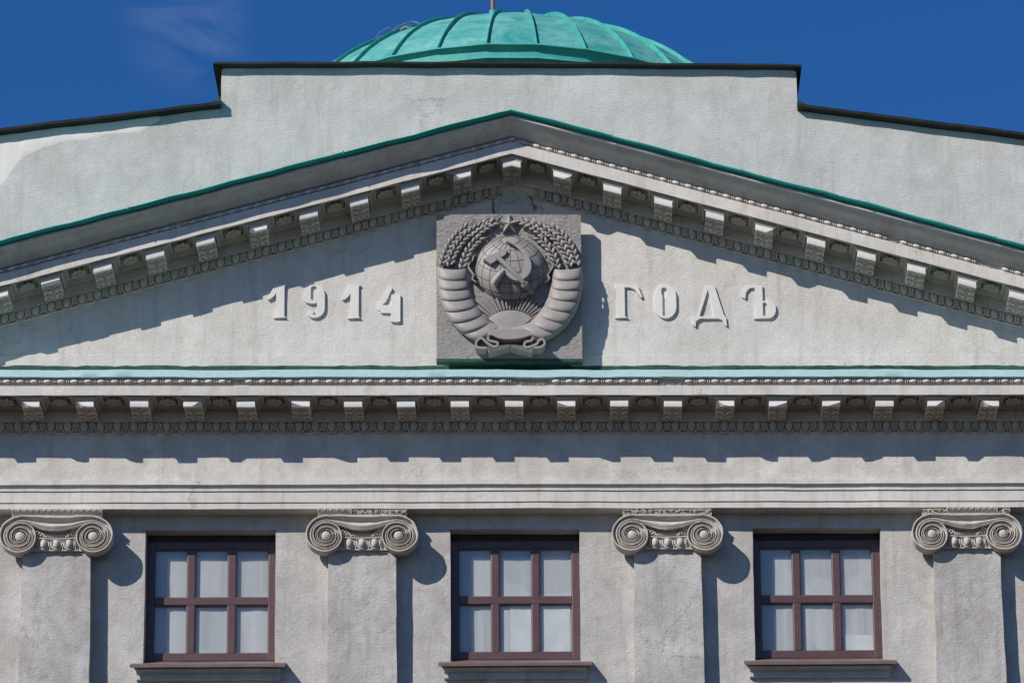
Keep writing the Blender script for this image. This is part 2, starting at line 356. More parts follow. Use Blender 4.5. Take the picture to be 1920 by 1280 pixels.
# --- ornament meshes shared by the cornices -------------------------------
def cornice_meshes(sh, tagname):
    """sh: shear dz/dx of this run; returns the meshes of one modillion, coffer, rosette, egg, rim, dart and bead"""
    D = {}
    # modillion: capping mould, bracket, leaf
    mb = MB(); y0 = YF-0.066
    mb.box(-0.132, 0.132, YF-0.472, y0, -0.017, 0.002)
    pr = [(YF-0.470, -0.017), (YF-0.468, -0.030), (YF-0.466, -0.044), (YF-0.464, -0.056)]
    rows = []
    for (y, z) in pr:
        e = -(y-(YF-0.461))*2.5
        rows.append([(-0.1015-e, y0, z), (-0.1015-e, y, z), (0.1015+e, y, z), (0.1015+e, y0, z)])
    mb.grid(rows)
    D['cap'] = mb
    side = [(y0, -0.056), (YF-0.462, -0.056), (YF-0.462, -0.117), (YF-0.457, -0.126), (YF-0.447, -0.128), (YF-0.435, -0.116), (YF-0.37, -0.100),
            (YF-0.30, -0.098), (YF-0.24, -0.108), (YF-0.18, -0.122), (YF-0.12, -0.133), (YF-0.085, -0.134), (y0, -0.13)]
    mb = MB(); mb.prism(side, lambda y, z: (-0.1015, y, z), lambda y, z: (0.1015, y, z))
    D['block'] = mb
    mb = MB()
    for sx in (-1, 1):
        for (y, z, ry, rx) in ((-0.365, -0.100, 0.038, 0.036), (-0.275, -0.106, 0.046, 0.040), (-0.180, -0.124, 0.046, 0.040), (-0.105, -0.134, 0.036, 0.034)):
            mb.ell((sx*0.064, YF+y, z), (rx, ry, 0.017), 8, 5, Matrix.Rotation(sx*0.5, 3, 'Z'))
            mb.ell((sx*0.085, YF+y+0.02, z+0.002), (0.014, 0.024, 0.015), 6, 4)
    for x in (-0.017, 0.0, 0.017):
        mb.tube([(x*2.4, YF-0.40, -0.106), (x*1.2, YF-0.34, -0.106), (x, YF-0.25, -0.112), (x*0.8, YF-0.16, -0.130), (x*0.6, YF-0.09, -0.141)], [0.006, 0.008, 0.009, 0.009, 0.008], 6)
    D['leaf'] = mb
    # coffer of one bay
    P2 = 0.2985 if tagname == 'level' else 0.288
    ya, yb = y0, YC+0.022; ym = (ya+yb)/2-0.004
    def ring(h): return [(-h, ym+h), (h, ym+h), (h, ym-h), (-h, ym-h)]
    outer = [(-P2, ya), (P2, ya), (P2, yb), (-P2, yb)]
    levels = [(outer, 0.0), (ring(0.172), 0.0), (ring(0.165), 0.016), (ring(0.146), 0.016), (ring(0.140), 0.030), (ring(0.112), 0.030), (ring(0.108), 0.085)]
    mb = MB(); mb.grid([[(x, y, z) for x, y in pl] for pl, z in levels], True); k = len(mb.v); mb.f.append((k-4, k-3, k-2, k-1))
    D['coffer'] = mb
    mb = MB()
    for k in range(9):
        a = 2*math.pi*k/9; rm = Matrix.Rotation(a, 3, 'Z')
        mb.ell((0.066*math.cos(a), ym-0.006+0.066*math.sin(a), 0.008), (0.036, 0.028, 0.022), 7, 5, rm)
        a2 = a+math.pi/9
        mb.ell((0.040*math.cos(a2), ym-0.006+0.040*math.sin(a2), -0.004), (0.022, 0.016, 0.018), 6, 4, Matrix.Rotation(a2, 3, 'Z'))
    mb.ell((0, ym-0.006, -0.010), (0.024, 0.024, 0.016), 9, 5)
    mb.tube([(0.0, ym-0.006, 0.0), (0, ym-0.006, 0.09)], 0.035, 8)
    D['rosette'] = mb
    # egg, its horseshoe rim and the dart beside it (local x = 0 is the egg axis)
    tilt = Matrix.Rotation(R(24), 3, 'X')
    ec = Vector((0, YF-0.045, -0.192))
    mb = MB(); mb.ell(ec, (0.047, 0.036, 0.062), 14, 9, tilt); D['egg'] = mb
    mb = MB(); path = []
    for i in range(15):
        a = R(-28+i*(236/14.0)); a = math.pi+R(-28)+i*R(236)/14.0
        path.append(ec+tilt @ Vector((0.070*math.cos(a), -0.016, 0.070*math.sin(a)+0.004)))
    mb.tube(path, [0.0095]*15, 6); D['rim'] = mb
    mb = MB(); h = 0.0925 if tagname == 'level' else 0.0865
    for x in (-0.011, 0.0, 0.011):
        mb.tube([ec+tilt @ Vector((h+x, -0.014, 0.056)), ec+tilt @ Vector((h+x*0.6, -0.012, -0.030))], 0.0042, 5)
    mb.prism([(-0.016, -0.026), (0.016, -0.026), (0.0, -0.058)], lambda a, c: tuple(ec+tilt @ Vector((h+a, -0.016, c))), lambda a, c: tuple(ec+tilt @ Vector((h+a, 0.012, c))))
    D['dart'] = mb
    mb = MB(); mb.ell((0, YC+0.010, 0), (0.046, 0.023, 0.0235), 12, 8); D['bead'] = mb
    mats = dict(cap='ornament', block='modface', leaf='ornament', coffer='ornament', rosette='ornament', egg='ornament', rim='ornament', dart='ornament', bead='trim')
    res = {k: m_.shear(sh).mesh(k, mats[k], 40) for k, m_ in D.items()}
    import bmesh
    res['worn'] = []
    for vi in range(5):                       # brackets with a knocked-off arris
        me = res['block'].copy(); bm = bmesh.new(); bm.from_mesh(me); rv = random.Random(40+vi)
        for q in range(1 if vi < 3 else 2):
            sx = rv.choice((-1, 1)); co = Vector((sx*rv.uniform(0.02, 0.085), YF-0.462, -0.117+rv.uniform(0.004, 0.03)+sh*sx*0.05))
            no = Vector((sx*rv.uniform(0.25, 0.8), -rv.uniform(0.5, 0.9), -1.0)).normalized()
            r_ = bmesh.ops.bisect_plane(bm, geom=bm.verts[:]+bm.edges[:]+bm.faces[:], plane_co=co, plane_no=no, clear_outer=True)
            bmesh.ops.holes_fill(bm, edges=[e for e in bm.edges if e.is_boundary])
        bm.to_mesh(me); bm.free(); me.set_sharp_from_angle(angle=R(18)); res['worn'].append(me)
    return res

LEVEL = cornice_meshes(0.0, 'level'); RL = cornice_meshes(SL, 'rake'); RRt = cornice_meshes(-SL, 'rake')

def put(name, me, parent, loc):
    o = bpy.data.objects.new(name, me); col.objects.link(o); o.location = loc; o.parent = parent; return o
def bracket(D, parent, x, z):
    rv = random.Random(int(x*1000)+int(z*7))
    me = D['worn'][rv.randrange(5)] if rv.random() < 0.36 else D['block']
    b_ = put('modillion', me, parent, (x+rv.uniform(-.003, .003), rv.uniform(-.004, .004), z+rv.uniform(-.002, .002)))
    b_.rotation_euler = (0, rv.uniform(-.012, .012), rv.uniform(-.012, .012))
    return b_

# --- horizontal cornice
bed = [(YF, Z0-0.262), (YF-0.014, Z0-0.258), (YF-0.016, Z0-0.248), (YF-0.020, Z0-0.250), (YF-0.006, Z0-0.244), (YF-0.006, Z0-0.20), (YF-0.024, Z0-0.152), (YF-0.074, Z0-0.142), (YF-0.076, Z0-0.138), (YF-0.076, Z0-0.127), (YF-0.066, Z0-0.124), (YF-0.066, Z0+0.01)]
mb = MB(); extrude(mb, bed, frange(-XE, XE, 0.15), caps=False); 
cor = [(YC+0.022, Z0+0.05), (YC+0.022, Z0), (YC+0.012, Z0-0.008), (YC, Z0-0.008), (YC, Z0+0.103), (YC+0.040, Z0+0.110), (YC+0.046, Z0+0.19), (YC+0.02, Z0+0.198), (YC+0.3, Z0+0.3), (YF, Z0+0.4)]
extrude(mb, cor, frange(-XE, XE, 0.12), caps=False)
CN = mb.build('cornice', 'trim', B, smooth=30, wobble=0.004)
PH = 0.597
for k in range(-12, 13):
    x = k*PH
    if abs(x) < XE-0.3:
        bk = bracket(LEVEL, CN, x, Z0); put('bracket_cap', LEVEL['cap'], CN, (x, 0, Z0)); put('acanthus_leaf', LEVEL['leaf'], CN, (x, 0, Z0))
    xc = x+PH/2
    if abs(xc) < XE-0.2:
        put('coffer', LEVEL['coffer'], CN, (xc, 0, Z0)); o = put('rosette', LEVEL['rosette'], CN, (xc, 0, Z0))
PE = 0.185
for k in range(-38, 39):
    x = k*PE-0.02
    if abs(x) < XE-0.1:
        put('egg', LEVEL['egg'], CN, (x, 0, Z0)); put('egg_rim', LEVEL['rim'], CN, (x, 0, Z0)); put('dart', LEVEL['dart'], CN, (x, 0, Z0))
def reels(mb, x, z, sh):
    for d in (-0.0115, 0.0115):
        for i in range(2):
            pass
        n = 9; rows = []
        for xx, r_ in ((-0.006, 0.010), (-0.004, 0.020), (0.004, 0.020), (0.006, 0.010)):
            rows.append([(x+d+xx, YC+0.018+r_*math.cos(2*math.pi*j/n), z+sh*(d+xx)+r_*math.sin(2*math.pi*j/n)) for j in range(n)])
        mb.grid(rows, True)
PB = PH/4
rl = MB(); rough = MB()
def lump(mb, x, z, sh, seed):
    random.seed(seed)
    for i in range(7):
        d = random.uniform(-0.07, 0.07)
        mb.ell((x+d, YC+0.035, z-0.012+sh*d+random.uniform(-0.012, 0.012)), (random.uniform(.012, .03), random.uniform(.01, .02), random.uniform(.006, .012)), 6, 4)
bad = {0, 1, 2, 11, 12, -21}
for k in range(-48, 49):
    x = k*PB+0.035
    if abs(x) > XE-0.1: continue
    if k in bad or (k == 11): lump(rough, x, Z0+0.155, 0, k)
    else: put('bead', LEVEL['bead'], CN, (x, 0, Z0+0.158))
    if k not in bad: reels(rl, x+PB/2, Z0+0.158, 0)
tag(rl.build('reels', 'trim', CN, smooth=40), kind='stuff'); tag(rough.build('broken_beads', 'broken', CN, smooth=60), kind='stuff')

# flashing of the horizontal cornice
fl = [(YC+0.025, Z0+0.195), (YC-0.022, Z0+0.195), (YC-0.026, Z0+0.200), (YC-0.020, Z0+0.283), (YC-0.012, Z0+0.290), (YC+0.25, Z0+0.36), (YF+0.01, Z0+0.46)]
mb = MB(); extrude(mb, fl, frange(-XE, XE, 0.09), caps=False); FL = mb.build('cornice_flashing', 'pale', B, smooth=40, wobble=0.009)
mb = MB(); rows = []
for x in frange(-XE, XE, 0.045):
    zt = 19.128+0.016*noise.noise(Vector((x*2.1, 0, 0)))+0.012*noise.noise(Vector((x*9, 4, 0)))
    yo = 0.012+0.010*noise.noise(Vector((x*3.3, 9, 0)))
    rows.append([(x, YF-0.001, 18.95), (x, YF-0.03, 18.98), (x, YF-yo-0.008, 19.10), (x, YF-yo-0.006, zt-0.01), (x, YF-0.001, zt)])
mb.grid(rows); mb.build('flashing_upstand', 'oldgreen', B, smooth=40)

# --- tympanum
mb = MB()
for side in (-1, 1):
    xs = frange(0, XE, 0.16); rows = []
    for x in xs:
        top = rake(x)-0.15; rows.append([(side*x, YF, 18.9+(top-18.9)*i/16) for i in range(17)])
    mb.grid(rows)
mb.build('tympanum', 'tymp', B, smooth=35, wobble=0.007)
mb = MB()
mb.grid([[(x, y, z) for (y, z) in ((YF, 19.262), (YF-0.006, 19.256), (YF-0.006, 18.95))] for x in frange(-XE, XE, 0.12)])
mb.build('tympanum_base_band', 'tymp', B, smooth=35, wobble=0.007)

# --- raking cornices
RB = [(y, z-Z0) for y, z in bed]
RC = [(YC+0.022, 0.05), (YC+0.022, 0.0), (YC+0.012, -0.008), (YC, -0.008), (YC, 0.138), (YC+0.008, 0.142), (YC+0.04, 0.150), (YC+0.045, 0.212), (YC+0.004, 0.216),
      (YC-0.010, 0.230), (YC-0.030, 0.254), (YC-0.065, 0.272), (YC-0.105, 0.286), (YC-0.135, 0.304), (YC-0.150, 0.330), (YC-0.156, 0.334), (YC-0.170, 0.344), (YC-0.200, 0.345), (YC-0.200, 0.362), (YC-0.180, 0.366), (YC-0.180, 0.392), (YC+0.3, 0.41)]
RG = [(YC-0.14, 0.391), (YC-0.187, 0.387), (YC-0.258, 0.398), (YC-0.265, 0.410), (YC-0.261, 0.419), (YC+0.2, 0.46), (1.50, 0.56)]
PR = 0.576; PER = 0.173
for side in (-1, 1):
    D = RL if side < 0 else RRt; sh = SL if side < 0 else -SL
    xs = [side*x for x in frange(0, XE, 0.13)]
    mb = MB(); extrude(mb, RB, xs, rake, caps=False); extrude(mb, RC, xs, rake, caps=False)
    RK = mb.build('raking_cornice', 'trim', B, smooth=30, wobble=0.004)
    tag(RK, 'left raking cornice in shade' if side < 0 else 'right raking cornice in sunlight')
    mb = MB(); cut = None
    segs = [0, 1.15, 2.62, 4.05, 5.5, XE] if side > 0 else [0, 1.9, 4.3, XE]
    for a, b_ in zip(segs[:-1], segs[1:]):
        dz = random.uniform(-0.010, 0.010)
        extrude(mb, [(y-random.uniform(0, .004), z+dz) for y, z in RG], [side*x for x in frange(a-0.012, b_, 0.16)], rake, caps=True)
        if a > 0: mb.box(side*a-0.006, side*a+0.006, YC-0.269, YC+0.1, rake(a)+0.390, rake(a)+0.430)
    mb.build('roof_edge', 'green', RK, smooth=35, wobble=0.014)
    for k in range(1, 13):
        x = side*k*PR
        if k*PR < XE-0.2:
            bracket(D, RK, x, rake(x)); put('bracket_cap', D['cap'], RK, (x, 0, rake(x))); put('acanthus_leaf', D['leaf'], RK, (x, 0, rake(x)))
        xc = side*(k-0.5)*PR
        if abs(xc) < XE-0.2:
            put('coffer', D['coffer'], RK, (xc, 0, rake(xc))); put('rosette', D['rosette'], RK, (xc, 0, rake(xc)))
    e0 = 0.335 if side > 0 else 0.215
    for k in range(0, 42):
        x = side*(e0+k*PER)
        if abs(x) < XE-0.1:
            put('egg', D['egg'], RK, (x, 0, rake(x))); put('egg_rim', D['rim'], RK, (x, 0, rake(x))); put('dart', D['dart'], RK, (x, 0, rake(x)))
    rl = MB(); rough = MB(); PBR = PR/4
    bad = {30, 37, 38, 41} if side > 0 else {26, 33}
    for k in range(0, 50):
        x = side*(k*PBR+0.0)
        if k == 0 and side > 0: continue
        if abs(x) > XE-0.1: continue
        zb_ = rake(x)+0.170
        if k in bad: lump(rough, x, zb_, sh, k)
        else: put('bead', D['bead'], RK, (x, 0, zb_))
        xr = side*(k*PBR+PBR/2)
        if k not in bad: reels(rl, xr, rake(xr)+0.170, sh)
    tag(rl.build('reels', 'trim', RK, smooth=40), kind='stuff'); tag(rough.build('broken_beads', 'broken', RK, smooth=60), kind='stuff')
    if side < 0:                                   # the peaked bracket under the apex
        fold = lambda m_: [(x, y, z-SL*abs(x)) for x, y, z in m_]
        def folded(src, name, mt):
            me = src.copy(); me.name = name
            return me
        for nm, key in (('modillion', 'block'), ('bracket_cap', 'cap'), ('acanthus_leaf', 'leaf')):
            import bmesh
            me = LEVEL[key].copy(); bm = bmesh.new(); bm.from_mesh(me)
            bmesh.ops.bisect_plane(bm, geom=bm.verts[:]+bm.edges[:]+bm.faces[:], plane_co=(0, 0, 0), plane_no=(1, 0, 0))
            for v in bm.verts: v.co.z -= SL*abs(v.co.x)
            bm.to_mesh(me); bm.free()
            put(nm, me, RK, (0, 0, ZR-0.004))

# bare broken plaster below the apex
mb = MB(); random.seed(3)
outl = [(-0.24, 21.05), (-0.22, 21.22), (-0.10, 21.30), (0.02, 21.33), (0.14, 21.29), (0.26, 21.18), (0.30, 21.06), (0.20, 20.98), (0.02, 20.94), (-0.15, 20.97)]
c0 = (0.02, 21.13); rows = []
for k in (1.0, 0.92, 0.7, 0.45, 0.2, 0.02):
    rg = []
    for i in range(40):
        f_ = i/40*len(outl); a = outl[int(f_) % len(outl)]; b_ = outl[(int(f_)+1) % len(outl)]; q = f_-int(f_)
        x = c0[0]+(a[0]+(b_[0]-a[0])*q-c0[0])*k; z = c0[1]+(a[1]+(b_[1]-a[1])*q-c0[1])*k
        dpt = -0.004 if k == 1.0 else 0.008+0.008*noise.noise(Vector((x*9, 0, z*9)))+0.010*noise.noise(Vector((x*24, 3, z*24)))
        rg.append((x, YF-dpt, z))
    rows.append(rg)
mb.grid(rows, True); mb.build('bare_plaster', 'wall', B, smooth=25)
def crack(pts, wd, y, parent, name='crack'):
    mb = MB(); L = []; Rr = []
    for i, (x, z) in enumerate(pts):
        a = pts[max(i-1, 0)]; b_ = pts[min(i+1, len(pts)-1)]
        d = Vector((b_[0]-a[0], 0, b_[1]-a[1])).normalized(); nrm = Vector((-d.z, 0, d.x)); ww = wd*random.uniform(0.3, 1.3)*(0.25 if i in (0, len(pts)-1) else 1)
        L.append((x+nrm.x*ww, y, z+nrm.z*ww)); Rr.append((x-nrm.x*ww, y, z-nrm.z*ww))
    mb.grid([L, Rr]); return mb.build(name, 'crack', parent)
for pts, wd in (([(-0.235, 21.18), (-0.215, 21.10), (-0.228, 21.06), (-0.205, 20.98), (-0.215, 20.93)], 0.012),
                ([(0.12, 21.28), (0.17, 21.22), (0.215, 21.20), (0.235, 21.15), (0.222, 21.11), (0.26, 21.08), (0.245, 21.02)], 0.010),
                ([(0.26, 21.08), (0.33, 21.075), (0.352, 21.05), (0.345, 20.985), (0.27, 20.985)], 0.005),
                ([(-0.18, 21.12), (-0.10, 21.14), (-0.02, 21.12), (0.05, 21.17), (0.12, 21.28)], 0.003)):
    crack(pts, wd, YF-0.045, B)
# --- attic
AX0, AX1, AY, AZ = -3.515, 3.445, 1.5, 23.735
WS = 0.137
wing = lambda x: 23.235-WS*(abs(x+0.035)-3.48)
mb = MB()
for xa, xb_, top in ((-XE-1.0, AX0, wing), (AX0, AX1, lambda x: AZ), (AX1, XE+1.0, wing)):
    mb.grid([[(x, AY, 19.5+(top(x)-19.5)*i/18) for i in range(19)] for x in frange(xa, xb_, 0.2)])
mb.grid([[(AX0, y, z) for y in (AY+0.05, 4, 11)] for z in (22.5, AZ-0.01)]); mb.grid([[(AX1, y, z) for y in (AY+0.05, 4, 11)] for z in (22.5, AZ-0.01)])
mb.box(AX0-0.3, AX0+0.3, AY+0.014, AY+0.05, 20, 23.1); mb.box(AX1-0.3, AX1+0.3, AY+0.014, AY+0.05, 20, 23.1)
AT = mb.build('attic_wall', 'attic', B, smooth=35, wobble=0.01)
# roof sheet over the raised block
o_ = 0.10
mb = MB(); rows = []
pf = [(AY+0.0, AZ-0.012), (AY-0.07, AZ-0.008), (AY-o_, AZ+0.004), (AY-o_-0.004, AZ+0.028), (AY-o_+0.01, AZ+0.034), (11.0, AZ+0.06)]
extrude(mb, pf, frange(AX0-0.095, AX1+0.06, 0.12), lambda x: 0.022*(1-(x/3.5)**2)+0.008*noise.noise(Vector((x*1.4, 0, 5)))); mb.build('roof', 'eave', B, smooth=30, wobble=0.007)
for side, xa, xb_ in ((-1, -XE-1.0, AX0+0.004), (1, AX1-0.004, XE+1.0)):
    mb = MB()
    pf = [(AY, -0.035), (AY-0.07, -0.030), (AY-0.105, -0.024), (AY-0.112, 0.008), (AY-0.10, 0.014), (8.0, 0.02)]
    extrude(mb, pf, frange(xa, xb_, 0.14), wing); mb.build('roof', 'eave', B, smooth=30, wobble=0.009)
    xe = xb_ if side < 0 else xa
    mb = MB(); mb.prism([(0, 0.0), (0.10*side, 0.0), (0.0, 0.075)], lambda a, c: (xe+a, AY-0.11, wing(xe)+c), lambda a, c: (xe+a, AY+0.02, wing(xe)+c))
    mb.build('corner_flashing', 'oldgreen', B)
# a strip of render under the eaves: shallow board the full length
mb = MB()
mb.box(AX0+0.02, AX1-0.02, AY-0.018, AY+0.01, AZ-0.050, AZ+0.012); mb.build('eave_board', 'attic', B, wobble=0.003)
# fresh plaster along the left wing, with a wavy lower edge
low = [(-8.0, 22.0), (-7.0, 22.0), (-6.4, 22.06), (-6.13, 22.18), (-6.05, 22.26), (-5.94, 22.46), (-5.83, 22.61), (-5.54, 22.73), (-5.38, 22.79), (-5.11, 22.82), (-4.95, 22.87), (-4.80, 22.905), (-4.49, 22.91), (-4.42, 22.96), (-4.33, 23.03), (-4.22, 23.10)]
mb = MB(); rows = []
for (xa, za), (xb_, zb2) in zip(low[:-1], low[1:]):
    for i in range(4):
        q = i/4; x = xa+(xb_-xa)*q; z = za+(zb2-za)*q+0.010*noise.noise(Vector((x*7, 1, 0)))
        rows.append([(x, AY+0.006, z-0.06), (x, AY-0.003, z-0.01), (x, AY-0.006, z+0.03), (x, AY-0.008, (z+wing(x))/2), (x, AY-0.008, wing(x)-0.02)])
mb.grid(rows); mb.build('plaster_patch', 'patch', AT, smooth=80, wobble=0.010)

# --- dome
DC = Vector((-0.033, 7.0, 22.38)); DR = 4.512; NP = 36; PH0 = R(53.2)
mb = MB(); rb = R(57)
def dp(ph, th, r=DR): return (DC.x+r*math.sin(ph)*math.sin(th), DC.y-r*math.sin(ph)*math.cos(th), DC.z+r*math.cos(ph))
def band(mb, prof, n=NP):
    rows = []
    for (r_, z) in prof:
        rows.append([(DC.x+r_*math.sin(2*math.pi*(j+.5)/n), DC.y-r_*math.cos(2*math.pi*(j+.5)/n), z) for j in range(n)])
    mb.grid(rows, True)
rr0 = DR*math.sin(PH0); zz0 = DC.z+DR*math.cos(PH0)
mb = MB()
band(mb, [(rr0-0.05, zz0+0.02), (rr0+0.075, zz0-0.015), (rr0+0.085, zz0-0.035), (rr0+0.02, zz0-0.075), (rr0+0.015, zz0-0.20), (rr0+0.10, zz0-0.215), (rr0+0.11, zz0-0.235), (rr0+0.045, zz0-0.27), (rr0+0.04, zz0-1.4)])
DM = mb.build('dome', 'dome_trim', B, smooth=25, wobble=0.012)
phs = [R(2)+(PH0-R(2))*i/14 for i in range(15)]
for k in range(NP):
    t0 = 2*math.pi*(k-0.5)/NP; t1 = 2*math.pi*(k+0.5)/NP; rnd = random.Random(k)
    rows = []; off = rnd.uniform(-0.006, 0.008)
    for ph in phs:
        row = []
        for q in (0, 0.25, 0.5, 0.75, 1):
            a = Vector(dp(ph, t0, DR)); b_ = Vector(dp(ph, t1, DR)); p = a.lerp(b_, q)
            p += (p-DC).normalized()*(off*math.sin(q*math.pi)+0.010*noise.noise(p*1.7))
            row.append(tuple(p))
        rows.append(row)
    mb = MB(); mb.grid(rows); mb.build('panel', 'dome', DM, smooth=60)
    mb = MB(); rows = []
    for ph in [R(3)+(PH0-R(2.2))*i/16 for i in range(17)]:
        c_ = Vector(dp(ph, t1)); nrm = (c_-DC).normalized(); tg = Vector((math.cos(t1), math.sin(t1), 0))
        jt = 0.006*noise.noise(c_*2.0)
        hgt = 0.046; wd = 0.008
        rows.append([tuple(c_-nrm*0.02+tg*(wd+jt)), tuple(c_+nrm*hgt*0.9+tg*(wd+jt)), tuple(c_+nrm*hgt+tg*(wd*0.5+jt)), tuple(c_+nrm*hgt-tg*(wd*.5-jt)), tuple(c_+nrm*hgt*.9-tg*(wd-jt)), tuple(c_-nrm*0.02-tg*(wd-jt))])
    mb.grid(rows); mb.build('standing_seam', 'dome_trim', DM, smooth=30)

# --- windows
for wi, c in enumerate((-S, 0, S)):
    yf = 0.178
    mb = MB()
    X0, X1, Z0w, Z1w = c-HW-0.002, c+HW+0.002, ZB+0.085, ZT+0.002
    gx0, gx1 = c-0.640, c+0.640; gz0, gz1 = 15.818, 17.058
    mb.box(X0, gx0, yf, yf+0.06, Z0w, Z1w); mb.box(gx1, X1, yf, yf+0.06, Z0w, Z1w)
    mb.box(gx0, gx1, yf+0.001, yf+0.059, Z0w, gz0); mb.box(gx0, gx1, yf+0.001, yf+0.059, gz1, Z1w-0.07)
    WN = mb.build('window', 'frame', B, bevel=0.006)
    mb = MB(); mb.box(c-HW+0.003, c+HW-0.003, yf-0.012, yf+0.055, ZT-0.075, ZT-0.001); mb.build('head_casing', 'eave', WN, bevel=0.005)
    cols = [(-0.640, -0.272), (-0.184, 0.184), (0.272, 0.640)]; rws = [(15.818, 16.391), (16.481, 17.058)]
    for a, b_ in ((-0.272, -0.184), (0.184, 0.272)):
        mb = MB(); mb.box(c+a, c+b_, yf+0.006, yf+0.05, gz0, gz1); mb.build('mullion', 'frame', WN, bevel=0.007)
    mb = MB(); mb.box(gx0, gx1, yf+0.002, yf+0.048, 16.391, 16.481); mb.build('transom', 'frame', WN, bevel=0.007)
    for (a, b_) in cols:
        for (za, zb2) in rws:
            mb = MB(); tl = random.uniform(-.0015, .0015)
            mb.grid([[(c+a-0.004, yf+0.032+tl, za-0.004), (c+b_+0.004, yf+0.032-tl, za-0.004)], [(c+a-0.004, yf+0.032+tl*.5, zb2+0.004), (c+b_+0.004, yf+0.032, zb2+0.004)]])
            mb.build('pane', 'glass', WN)
            mb = MB(); e = 0.008                        # glazing bead round the pane
            for bx in ((c+a, c+a+e, za, zb2), (c+b_-e, c+b_, za, zb2), (c+a+e, c+b_-e, za, za+e), (c+a+e, c+b_-e, zb2-e, zb2)):
                mb.box(bx[0], bx[1], yf+0.016, yf+0.030, bx[2], bx[3])
            mb.build('glazing_bead', 'sill', WN)
    mb = MB(); rows = []
    for x in frange(c-HW+0.01, c+HW-0.01, 0.03):
        rows.append([(x, 0.236+0.0025*math.sin((x-c)*(21+5*wi)+wi)*q+0.004*noise.noise(Vector((x*8, wi*5, q))), z) for z, q in ((15.70, 1), (16.1, 1), (16.43, .8), (16.47, .2), (16.9, .1), (17.15, .1))])
    mb.grid(rows); mb.build('blind', 'blind', WN, smooth=60)
    if wi > 0:                                         # a second, paler sheet hung behind part of the lower panes
        xa_, xb_, zt_ = ((-0.06, 0.62, 16.40), (0.30, 0.66, 16.02))[wi-1]
        mb = MB(); mb.grid([[(c+x, 0.229+0.002*math.sin(x*19), z) for z in (15.72, 16.0, zt_)] for x in frange(xa_, xb_, 0.05)])
        mb.build('curtain', 'curtain', WN, smooth=60)
    # sill
    mb = MB()
    body = [(0.0, 15.565), (-0.105, 15.548), (-0.105, 15.530), (-0.092, 15.518), (-0.060, 15.506), (-0.042, 15.490), (-0.038, 15.468), (-0.050, 15.464), (-0.050, 15.432), (-0.02, 15.424), (0.0, 15.424)]
    extrude(mb, body, [c+x for x in frange(-0.795, 0.795, 0.12)]); SI = mb.build('window_sill', 'wall', B, smooth=25, wobble=0.004)
    mb = MB(); th = 0.006
    top = [(yf+0.05, ZB+0.087), (yf-0.002, ZB+0.080), (0.0, 15.640), (-0.148, 15.574), (-0.154, 15.568), (-0.154, 15.538), (-0.146, 15.538), (-0.142, 15.558), (0.0, 15.620), (yf+0.05, ZB+0.07)]
    extrude(mb, top, [c+x for x in frange(-HW+0.002, HW-0.002, 0.12)])
    ear = [(0.004, 15.642), (-0.148, 15.574), (-0.154, 15.568), (-0.154, 15.538), (-0.146, 15.538), (-0.142, 15.558), (0.004, 15.622)]
    extrude(mb, ear, [c+x for x in frange(-0.858, -HW+0.002, 0.06)]); extrude(mb, ear, [c+x for x in frange(HW-0.002, 0.858, 0.06)])
    mb.build('sill_sheet', 'sill', SI, smooth=25, wobble=0.003)

# --- ionic capitals
KX, KZ = 0.00075, 0.00079
K0 = 322*0.00077; KR = 0.655
def vprof(f_):
    """height across one spiral band, outer edge f=0 to inner edge f=1"""
    pts = [(0, 1.0), (0.14, 1.0), (0.20, 0.25), (0.34, 0.0), (0.46, 0.12), (0.54, 0.62), (0.64, 0.80), (0.74, 0.72), (0.82, 0.35), (0.90, 0.22), (0.96, 0.35), (1.0, 1.0)]
    for (a, ha), (b_, hb) in zip(pts[:-1], pts[1:]):
        if a <= f_ <= b_: return ha+(hb-ha)*(f_-a)/(b_-a)
    return 1.0
QF = [0, 0.14, 0.20, 0.27, 0.34, 0.40, 0.46, 0.54, 0.64, 0.74, 0.82, 0.90, 0.96]
YV = -0.228; VH = 0.056
def volute_mesh(side):
    mb = MB(); n = 72; cols_ = []
    reye = 0.058; nt_ = 3
    qs = [t_+f_ for t_ in range(nt_) for f_ in QF]+[float(nt_)]
    for j in range(n+1):
        fr_ = j/n; ang = math.pi/2+2*math.pi*fr_          # counter-clockwise from the top for the left volute
        colp = []
        r0 = K0*KR**fr_
        colp.append((r0, 0.10)); colp.append((r0, 0.02))   # rim going back
        for q in qs:
            r_ = max(K0*KR**(q+fr_), reye*0.98)
            h = vprof(q-int(q)) if q < nt_ else 1.0
            dep = 1.0-0.28*(q+fr_)/nt_ * 0
            colp.append((r_, -VH*h*dep))
        cols_.append([((math.cos(ang)*r_) if side < 0 else -(math.cos(ang)*r_), YV+d, math.sin(ang)*r_*0.97) for r_, d in colp])
    mb.grid(cols_)
    return mb
vol = {s_: volute_mesh(s_).mesh('volute', 'capital', 50) for s_ in (-1, 1)}
mb = MB(); rows = []
for i in range(6):
    a = math.pi/2*i/5; rows.append([(0.061*math.cos(a)*math.cos(2*math.pi*j/24), YV-0.020-0.040*math.sin(a), 0.061*math.cos(a)*math.sin(2*math.pi*j/24)) for j in range(24)])
rows.insert(0, [(x, YV+0.02, z) for x, y, z in rows[0]])
mb.grid(rows, True); eye = mb.mesh('volute_eye', 'capital', 60)
mb = MB()                                                   # the cushion between the volutes
n = 40; rows = []
